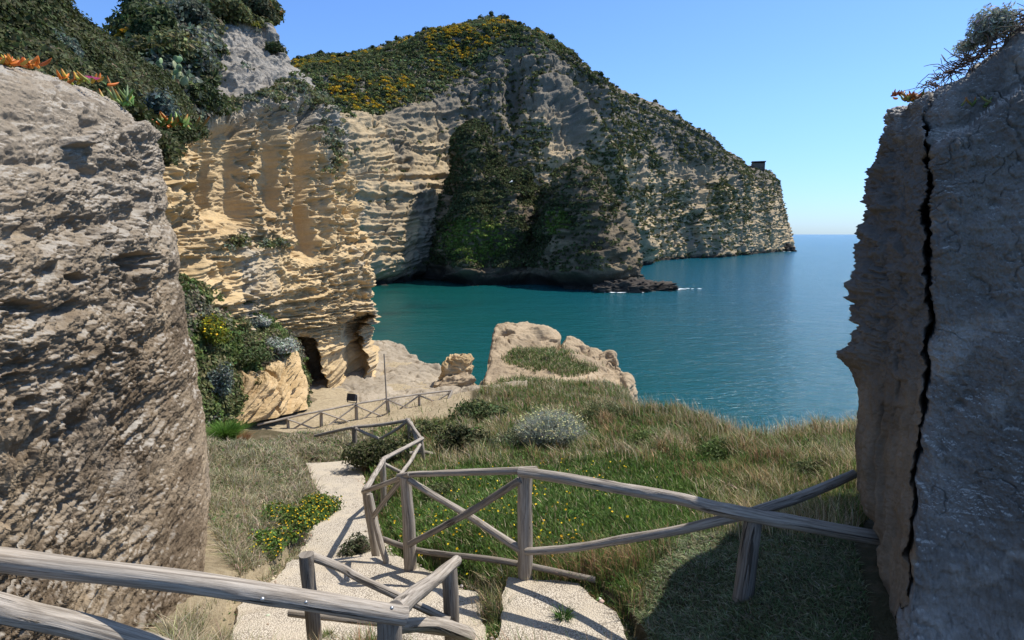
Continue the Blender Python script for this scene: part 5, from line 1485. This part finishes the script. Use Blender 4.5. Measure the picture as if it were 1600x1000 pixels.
# ---------- plants on the right rock
def right_top():
    p = on_surface(RIGHT_S, 1428, 172)
    OR = [(.42, .10, .02), (.45, .20, .03), (.22, .10, .04), (.10, .17, .04), (.14, .22, .05)]
    p = P(1428, 158, 4.75); ice_plant(p, 52, .075, .009, OR, 11, 'red and green ice plant on the left corner of the right rock')
    p = P(1403, 150, 4.9); ice_plant(p, 20, .05, .007, [(.30, .07, .03), (.2, .1, .05)], 12, 'dark red ice plant tip overhanging the seaward edge of the right rock')
    p = P(1527, 168, 4.0); ice_plant(p, 12, .07, .007, [(.10, .15, .04), (.15, .17, .05)], 13, 'small green plant in a crack on the face of the right rock')
    r = np.random.default_rng(4); parts = []
    for k in range(300):
        t = r.random(); c = P(1445 + 190 * t, 142 - 125 * t + r.normal() * 4 - 3, 4.6 - .7 * t + r.uniform(-.1, .2))
        c = c + np.array([0, 0, r.uniform(-.02, .03)])
        d = unit(np.array([r.normal(), r.normal() * .6, r.normal() * .28 + .2 * r.normal()])); L = r.uniform(.05, .17)
        pts = [c, c + d * L * .5 + r.normal(size=3) * .02, c + d * L + r.normal(size=3) * .03]
        v, f = tube_np(cr_axis(np.array(pts), 5), .004, .002, 4); cc = pal([(.13, .10, .085), (.19, .155, .13), (.08, .06, .055)], 1, r, .2)
        parts.append((v, [f], np.tile(cc, (len(v), 1))))
    v, f, c = cat_mesh(parts); o = mesh_np('dry_stems', v, f, M_LEAF, None, True, col=c)
    tag(o, 'tangle of dry grey brown stems trailing along the top of the right rock', 'dry stems')
    p = P(1548, 62, 4.15); e = shrub('shrub', p, (.15, .12, .20), 2000, .018, SILVER, 120, 'silver grey bush on top of the right rock against the sky', mat=M_SILVER, aspect=.28, stems=9, thick=.006)
    p = P(1510, 82, 4.3); e = shrub('shrub', p, (.10, .08, .09), 700, .016, SILVER, 121, 'low silver grey bush left of the larger one on the right rock', mat=M_SILVER, aspect=.28, stems=5, thick=.005)
right_top()
# ------------------------------------------------------------------ foreground grass and flowers
def left_wall_x(y): return np.interp(y, [2, 3, 4.7, 5.8, 7.4, 10], [-2.55, -2.55, -2.68, -2.78, -3.9, -6.4])
def right_wall_x(y): return np.interp(y, [2, 2.8, 3.5, 4.2, 4.8, 6, 8.5, 12], [1.8, 2.2, 2.15, 2.45, 2.72, 3.6, 5.7, 8.5])

def scatter_ground(n, r, y0=3.4, y1=26, p=1.0):
    t = r.random(n); Y = y0 * (y1 / y0) ** t
    X = r.uniform(-.62, .95, n) * Y
    ok = (poly_sd(X, Y, COAST) > -.35) & (poly_sd(X, Y, PATH_POLY) < .16 * r.random(n) ** 3 - .05) & (poly_sd(X, Y, SLAB) < .10 * r.random(n) ** 3 - .02)
    ok &= (X > left_wall_x(Y)) & (X < right_wall_x(Y) + .15)
    X, Y = X[ok], Y[ok]; Z = ground_h(X, Y); p_ = np.stack([X, Y, Z], -1)
    px, py = proj(p_); return p_, px, py

def meadow():
    r = np.random.default_rng(31)
    p, px, py = scatter_ground(520000, r)
    nz = fbm(p * V3(.55, .55, 0) + 2, 4); n2 = fbm(p * V3(1.7, 1.7, 0) + 9, 3)
    sandy = np.maximum(blob(px, py, 400, 965, 130, 48) * 1.2, blob(px, py, 330, 860, 40, 60) * .4)
    shelf_ = ((p[:, 1] > 18.5) & (p[:, 0] < -1.2)) | ((p[:, 1] > 14.5) & (p[:, 0] < -3.2) & (n2 > .1))
    keep = (r.random(len(p)) > sandy) & (~shelf_ | (r.random(len(p)) < .03))
    p, px, py, nz, n2 = p[keep], px[keep], py[keep], nz[keep], n2[keep]
    u = r.random(len(p)); N = len(p)
    left = px < 565 - .25 * (py - 750)
    lush = np.clip(blob(px, py, 770, 800, 190, 70) + .9 * blob(px, py, 960, 810, 150, 60) + .5 * blob(px, py, 1010, 745, 120, 30) + .9 * blob(px, py, 690, 870, 120, 50), 0, 1)
    lush = np.where(left, .06, lush) + .35 * nz
    mat_ = sstep(980, 1080, px + .5 * (py - 850)) * sstep(800, 850, py) * (~left)      # matted turf under the right rock
    kind = np.where(u < mat_, 3, np.where(lush > .30 + .35 * r.random(N), 0, np.where(left, 2, 1)))
    d = p[:, 1]
    h = np.select([kind == 0, kind == 1, kind == 2, kind == 3],
                  [r.uniform(.06, .19, N), r.uniform(.08, .27, N) * np.clip(1 + 1.0 * n2 + .5 * nz, .35, 2), r.uniform(.06, .22, N) * np.clip(1 + .9 * n2, .4, 2), r.uniform(.02, .075, N)])
    wd = np.select([kind == 0, kind == 1, kind == 2, kind == 3], [r.uniform(.005, .011, N), r.uniform(.004, .008, N), r.uniform(.0035, .007, N), r.uniform(.006, .013, N)])
    wd = wd * 1.2 * np.clip(d / 6, .8, 2.6)
    lean_a = r.uniform(0, 2 * math.pi, N); lm = np.select([kind == 0, kind == 1, kind == 2, kind == 3], [.5, .55, 1.15, 1.6]) * h * r.uniform(.2, 1.2, N)
    lean = np.stack([np.cos(lean_a) * lm - .15 * h, np.sin(lean_a) * lm], -1)
    col = np.zeros((N, 3))
    gr = pal(GREEN, N, r, .25); dr = pal(DRY, N, r, .2); ol = pal([(.14, .155, .055), (.18, .18, .075), (.11, .13, .045), (.22, .20, .10)], N, r, .22)
    rust = pal([(.30, .19, .10), (.36, .25, .14)], N, r, .2); dk = pal([(.14, .17, .08), (.18, .20, .10), (.10, .15, .06), (.26, .24, .16)], N, r, .25)
    grey = pal([(.33, .28, .19), (.40, .345, .24), (.24, .215, .14), (.15, .17, .08), (.48, .41, .29)], N, r, .22)
    v = r.random(N)
    col = np.where((kind == 0)[:, None], np.where((v < .90)[:, None], gr, dr), col)
    k1 = np.where((v < .19 + .8 * nz)[:, None], dr, np.where((v < .23 + .5 * n2)[:, None], rust, np.where((r.random(N) < .62 - .6 * nz)[:, None], gr, ol)))
    col = np.where((kind == 1)[:, None], k1, col)
    col = np.where((kind == 2)[:, None], np.where((v < .8)[:, None], grey, ol), col)
    col = np.where((kind == 3)[:, None], dk, col)
    V, Q, T, C = blade_mesh(p - np.array([0, 0, .01]), h, wd, lean, col, r)
    o = mesh_np('grass', V, [Q, T], M_GRASS, None, False, col=C)
    tag(o, 'wild grass of the meadow, lush by the fence and dry towards the edge', 'grass', kind='stuff')
    # low leafy herbs between the blades
    p, px, py = scatter_ground(150000, r, 3.4, 20)
    nz = fbm(p * V3(.8, .8, 0) + 5, 4)
    left = px < 565 - .25 * (py - 750)
    lush = np.clip(blob(px, py, 760, 830, 200, 70) + .7 * blob(px, py, 960, 820, 170, 60) + .6 * blob(px, py, 700, 690, 120, 40), 0, 1)
    mat_ = sstep(980, 1080, px + .5 * (py - 850)) * sstep(800, 850, py)
    w = np.where(left, .12 * (py < 900), np.maximum(lush * 1.2, .30)) * (1 - .3 * mat_)
    k = r.random(len(p)) < w + .25 * nz; k &= ~((p[:, 1] > 18) & (p[:, 0] < -1.2))
    p, px, py, left, mat_ = p[k], px[k], py[k], left[k], mat_[k]; N = len(p)
    c = p + np.stack([0 * px, 0 * px, r.uniform(.0, .10, N) * (1 - .7 * mat_)], -1)
    col = pal([(.055, .115, .025), (.075, .14, .035), (.045, .085, .025), (.09, .13, .04)], N, r, .25)
    col = np.where((r.random(N) < mat_)[:, None], pal([(.09, .11, .05), (.13, .14, .08)], N, r), col)
    v, f, cc = leaf_quads(c, np.tile((0, 0, 1.0), (N, 1)), r.uniform(.011, .030, N) * np.clip(p[:, 1] / 7, .8, 2), .55, r, col, .7)
    o = mesh_np('herbs', v, f, M_LEAF, None, False, col=cc)
    tag(o, 'low leafy green herbs growing through the meadow grass', 'herbs', kind='stuff')
    # tall seed stalks along the crest, seen against the water
    p, px, py = scatter_ground(26000, r, 9, 16)
    k = (poly_sd(p[:, 0], p[:, 1], COAST) < 1.4) & (px > 930); p = p[k]; N = len(p)
    h = r.uniform(.18, .5, N); lm = h * r.uniform(.05, .4, N); a = r.uniform(0, 6.28, N)
    V, Q, T, C = blade_mesh(p, h, np.full(N, .009), np.stack([np.cos(a) * lm - .08, np.sin(a) * lm], -1), pal(DRY + [(.14, .14, .06)], N, r, .2), r)
    o = mesh_np('seed_stalks', V, [Q, T], M_GRASS, None, False, col=C)
    tag(o, 'tall dry seed stalks along the edge of the meadow against the water', 'grass', kind='stuff')
    # yellow flowers
    p, px, py = scatter_ground(60000, r, 4.6, 11)
    w = .9 * blob(px, py, 740, 820, 120, 50) + .6 * blob(px, py, 880, 760, 90, 40) + .5 * blob(px, py, 870, 860, 80, 30) + .5 * blob(px, py, 700, 890, 80, 40)
    k = (r.random(len(p)) < w * .06) & (px > 600); p = p[k]; N = len(p)
    v, f, cc = leaf_quads(p + np.array([0, 0, 1.]) * r.uniform(.08, .19, (N, 1)), np.tile((0, -.3, 1.0), (N, 1)), r.uniform(.011, .019, N), .9, r, pal(YELL, N, r, .1), .45)
    o = mesh_np('wild_flowers', v, f, M_FLOWER, None, False, col=cc)
    tag(o, 'small yellow flowers scattered in the meadow behind the fence', 'wild flowers', kind='stuff')
    # grass on the outcrop
    S, Nn = OUT_S, outward(OUT_S); qx, qy = proj(S)
    w = 1.2 * blob(qx, qy, 845, 562, 46, 14) + 1.1 * blob(qx, qy, 892, 577, 34, 10) + .9 * blob(qx, qy, 840, 606, 60, 9) + .8 * blob(qx, qy, 815, 555, 22, 6) + .7 * blob(qx, qy, 800, 605, 40, 10) + .5 * blob(qx, qy, 870, 612, 40, 8) + .4 * blob(qx, qy, 935, 615, 14, 5)
    w = np.where(w + .35 * fbm(S * .9, 3) > .30, w, 0) * (Nn[..., 2] > .3)
    pos, nrm, _, _ = pick(S, Nn, qx, qy, 17000, w, r); N = len(pos)
    h = r.uniform(.12, .34, N); a = r.uniform(0, 6.28, N); lm = h * r.uniform(.2, .9, N)
    V, Q, T, C = blade_mesh(pos, h, np.full(N, .03), np.stack([np.cos(a) * lm, np.sin(a) * lm], -1), pal(OLIVE + GREEN + DRY[:2], N, r, .2), r)
    o = mesh_np('grass', V, [Q, T], M_GRASS, None, False, col=C)
    tag(o, 'patches of green grass growing on top of the tan rock outcrop', 'grass', kind='stuff')
meadow()

def gp(px, py, Y):
    q = P(px, py, Y); return np.array([q[0], q[1], float(ground_h(q[0], q[1]))])

def meadow_plants():
    # silver curry bush in full view
    p = gp(862, 702, 11.6); e = empty('curry_bush', tuple(p)); tag(e, 'large silver grey bush with pale yellow flower heads in the middle of the meadow', 'shrub')
    r = np.random.default_rng(61); N = 2600
    a = r.uniform(0, 6.28, N); el = np.arccos(r.uniform(.05, 1, N)); d = np.stack([np.sin(el) * np.cos(a), np.sin(el) * np.sin(a), np.cos(el)], -1)
    root = d * np.array([.50, .42, .22]) * r.uniform(.2, 1, (N, 1)); root[:, 2] = np.abs(root[:, 2])
    L = r.uniform(.34, .58, N)
    V, Q, T, C = blade_mesh(root, L * (.5 + .6 * d[:, 2]), np.full(N, .016), d[:, :2] * L[:, None] * .65, pal(SILVER, N, r, .15), r, 0)
    tips = V.reshape(N, 5, 3)[:, 4]
    lv, lf, lc = leaf_quads(np.repeat(tips, 4, 0) - d.repeat(4, 0) * r.uniform(0, .25, (4 * N, 1)) + r.normal(size=(4 * N, 3)) * .02, np.repeat(d, 4, 0), np.full(4 * N, .02), .3, r, pal(SILVER, 4 * N, r, .15), .8)
    v, f, c = cat_mesh([(V, [Q, T], C), (lv, [lf], lc)])
    o = mesh_np('foliage', v, f, M_SILVER, None, False, col=c); o.parent = e
    k = r.choice(N, 300, False); k = k[tips[k, 2] > .28]
    c0 = np.repeat(tips[k], 5, 0) + r.normal(size=(5 * len(k), 3)) * .012 + np.array([0, 0, .05])
    v, f, c = leaf_quads(c0, np.tile((0, -.2, 1.), (len(c0), 1)), np.full(len(c0), .014), .9, r, pal([(.48, .46, .22), (.56, .54, .30), (.40, .38, .18)], len(c0), r, .12), .6)
    o = mesh_np('flowers', v, f, M_FLOWER, None, False, col=c); o.parent = e; o['kind'] = 'stuff'
    p = gp(800, 705, 11.9)
    shrub('shrub', p, (.5, .4, .42), 2200, .035, [(.17, .19, .11), (.22, .23, .14), (.13, .15, .08)], 62, 'thin pale bush at the left foot of the large silver bush', mat=M_SILVER, aspect=.3)
    p = gp(712, 708, 12.5)
    shrub('shrub', p, (.78, .6, .55), 4200, .045, [(.045, .055, .022), (.065, .075, .03), (.085, .085, .04)], 63, 'dark olive bush beside the bend of the long fence')
    p = gp(600, 706, 13.0)
    shrub('shrub', p, (.85, .6, .50), 4600, .045, [(.05, .062, .022), (.07, .08, .03), (.09, .09, .045)], 64, 'dark green bush spilling over the end of the steps')
    p = gp(560, 838, 7.4)
    shrub('shrub', p, (.24, .26, .26), 1800, .028, [(.08, .09, .05), (.11, .11, .06), (.06, .075, .04)], 65, 'small grey green bush on the path at the corner of the fence', aspect=.3)
    p = gp(745, 650, 17.5)
    shrub('shrub', p, (1.1, .8, .5), 4200, .06, [(.075, .10, .035), (.10, .12, .045), (.06, .08, .03)], 66, 'broad green bush on the mound just right of the shelf fence')
    for i, (px, py, Y, rad, pl, lab) in enumerate((
        (1275,738,7.6,(.34,.30,.20),[(.085,.105,.04),(.11,.13,.05),(.15,.15,.07)],'low olive weed clump in the grass close to the right rock'),
        (1120,712,9.6,(.42,.36,.22),[(.09,.13,.04),(.12,.16,.05)],'round green weed clump in the dry grass below the notch of the meadow edge'),
        (945,668,13.2,(.65,.5,.34),[(.10,.115,.045),(.13,.14,.06),(.08,.095,.04)],'olive weed clump at the meadow edge below the tan outcrop'),
        (1015,705,10.6,(.45,.36,.22),[(.11,.15,.045),(.14,.18,.06)],'fresh green weed clump between the silver bush and the meadow edge'),
        (1185,765,7.4,(.30,.26,.16),[(.075,.11,.03),(.10,.14,.04)],'green weed clump just behind the crossing of the fence rails'),
        (690,735,9.2,(.36,.3,.2),[(.10,.12,.05),(.14,.15,.07),(.08,.10,.04)],'small weed clump behind the low rail near the bend of the fence'),
        (905,800,6.7,(.26,.22,.13),[(.06,.12,.025),(.085,.16,.035)],'broad leaved green weed clump among the yellow flowers behind the fence'),
        (720,880,6.0,(.28,.24,.16),[(.055,.11,.025),(.08,.14,.035)],'dark green weed clump under the lowest fence rail'))):
        shrub('weed_clump', gp(px, py, Y) - np.array([0, 0, .02]), rad, int(2200 * rad[0] / .4), .030, pl, 130 + i, lab, 'weed', lumps=18, jit=.9, stems=3, thick=.005, aspect=.35)
    p = gp(660, 672, 15.2)
    shrub('shrub', p, (.7, .5, .4), 2600, .05, OLIVE, 68, 'olive bush behind the top of the zigzag fence')
    # yellow flowering mat on the left of the steps, two clumps
    FL = [(.07, .125, .025), (.095, .155, .035), (.055, .095, .022)]
    for i, (px, py, Y, rad, nn, nf, lab) in enumerate(((492,790,9.3,(.40,.60,.34),5600,700,'upper clump of yellow flowers beside the steps'),
                                                 (448,838,7.9,(.46,.55,.32),6600,640,'lower clump of yellow flowers spreading beside the steps'),
                                                 (415,862,7.0,(.30,.34,.20),2600,160,'outermost small clump of yellow flowers at the foot of the dry bank'))):
        shrub('flowering_plant', gp(px, py, Y) - np.array([0, 0, .03]), rad, nn, .026, FL, 80 + i, lab, 'flowers', flowers=(nf * 2, .015, YELL), stems=0, lumps=22)
    # feathery bright tuft by the left rock and strappy tuft beside the slab
    def tuft(name, p, n, L, w, palette, seed, label, spread=.8):
        r = np.random.default_rng(seed); a = r.uniform(0, 6.28, n); h = L * r.uniform(.5, 1, n)
        lean = np.stack([np.cos(a), np.sin(a)], -1) * (h * r.uniform(.2, spread, n))[:, None]
        root = np.stack([np.cos(a), np.sin(a), 0 * a], -1) * (.25 * L * r.random(n))[:, None] + np.asarray(p)
        V, Q, T, C = blade_mesh(root, h, np.full(n, w), lean, pal(palette, n, r, .2), r, .6)
        o = mesh_np(name, V - np.asarray(p), [Q, T], M_GRASS, None, False, col=C); o.location = p
        tag(o, label, 'grass tuft')
    tuft('grass_tuft', gp(352, 690, 13.0), 2600, .62, .012, [(.07, .15, .02), (.10, .19, .03), (.06, .11, .02)], 91, 'bright feathery green tuft beside the edge of the left rock', 1.1)
    tuft('grass_tuft', gp(378, 683, 13.6), 500, .40, .012, [(.30, .17, .08), (.22, .13, .06)], 95, 'rusty dry tuft just right of the bright feathery tuft', 1.1)
    tuft('grass_tuft', gp(880, 948, 4.85), 130, .20, .012, [(.06, .12, .03), (.08, .15, .04), (.05, .09, .03)], 92, 'strappy green tuft sprouting at the edge of the concrete slab', .8)
    tuft('grass_tuft', gp(775, 975, 4.75), 240, .13, .008, GREEN, 93, 'narrow strip of green grass along the left side of the slab', 1.0)
    tuft('grass_tuft', gp(512, 985, 4.7), 160, .12, .008, [(.12, .14, .05), (.16, .17, .07), (.09, .12, .04)], 94, 'small tuft of grass on the sand under the near railing', 1.0)
    # a few green reeds
    tuft('grass_tuft', gp(1010, 660, 13.2), 5, .75, .012, [(.08, .12, .05)], 96, 'few lone green stalks standing up against the water', .25)
meadow_plants()

def pebbles():
    r = np.random.default_rng(77); parts = []
    u = np.array([(0,0,1),(.9,0,.45),(.28,.85,.45),(-.72,.53,.45),(-.72,-.53,.45),(.28,-.85,.45),(.72,.53,-.45),(-.28,.85,-.45),(-.9,0,-.45),(-.28,-.85,-.45),(.72,-.53,-.45),(0,0,-1)])
    f = np.array([(0,1,2),(0,2,3),(0,3,4),(0,4,5),(0,5,1),(1,6,2),(2,7,3),(3,8,4),(4,9,5),(5,10,1),(1,10,6),(2,6,7),(3,7,8),(4,8,9),(5,9,10),(6,11,7),(7,11,8),(8,11,9),(9,11,10),(10,11,6)])
    n = 0
    while n < 420:
        Y = 4.0 * (12 / 4.0) ** r.random(); X = r.uniform(-.45, .2) * Y
        sd = max(poly_sd(np.array([X]), np.array([Y]), PATH_POLY)[0], poly_sd(np.array([X]), np.array([Y]), SLAB)[0])
        if not (-.45 < sd < .30) or r.random() > math.exp(-abs(sd) / .12) + .04: continue
        z = float(ground_h(X, Y)) + (.055 if sd > -.03 else .0); s = r.uniform(.006, .022) * (1.6 if r.random() < .08 else 1)
        v = u * s * np.array([1, r.uniform(.7, 1.2), r.uniform(.5, .8)]) * (1 + .25 * r.normal(size=(12, 1))) + np.array([X, Y, z])
        parts.append((v, [f], np.tile(pal([(.42, .36, .27), (.33, .28, .21), (.5, .45, .36)], 1, r, .15), (12, 1)))); n += 1
    v, fl, c = cat_mesh(parts)
    o = mesh_np('pebbles', v, fl, M_PEB, None, True, col=c)
    tag(o, 'loose pebbles and crumbs lying along the edges of the path', 'pebbles', kind='stuff')
M_PEB = leaf_mat('pebble', 0.0, .95, .1)
pebbles()

def gull():
    c = P(799, 284, 120); e = empty('seagull', tuple(c)); m = plain_mat('white_feathers', (.8, .8, .8), .7, var=.05); mg = plain_mat('grey_feathers', (.45, .47, .5), .7, var=.05)
    body = np.array([(-.30, 0, .0), (-.22, 0, .01), (-.05, 0, 0), (.12, 0, .01), (.22, 0, .04), (.29, 0, .04)])
    v, f = tube_np(body, .02, .02, 8); k = np.repeat([.6, 1.6, 4.2, 3.8, 2.6, .4], 8); cen = np.repeat(body, 8, 0); v = cen + (v - cen) * k[:, None]
    o = mesh_np('body', v, f, m); o.parent = e
    for s in (-1, 1):
        prof = [(0, .10, .03), (.35, .13, .16), (.65, .03, .14), (.95, -.16, .05)]; ch = [.22, .18, .13, .02]
        V = []
        for (y, x, z), c_ in zip(prof, ch): V += [(x, s * y, z), (x - c_ * .4, s * y, z + .02), (x - c_, s * y, z), (x - c_ * .4, s * y, z - .012)]
        Fq = []
        for i in range(3):
            for j in range(4): Fq.append((i * 4 + j, i * 4 + (j + 1) % 4, i * 4 + 4 + (j + 1) % 4, i * 4 + 4 + j))
        o = mesh_np('wing', V, np.array(Fq), mg if False else m); o.parent = e
    e.rotation_euler = (R(18), 0, R(-14)); e.scale = (1, 1, 1)
    tag(e, 'white seagull gliding in front of the dark part of the headland', 'bird')
gull()
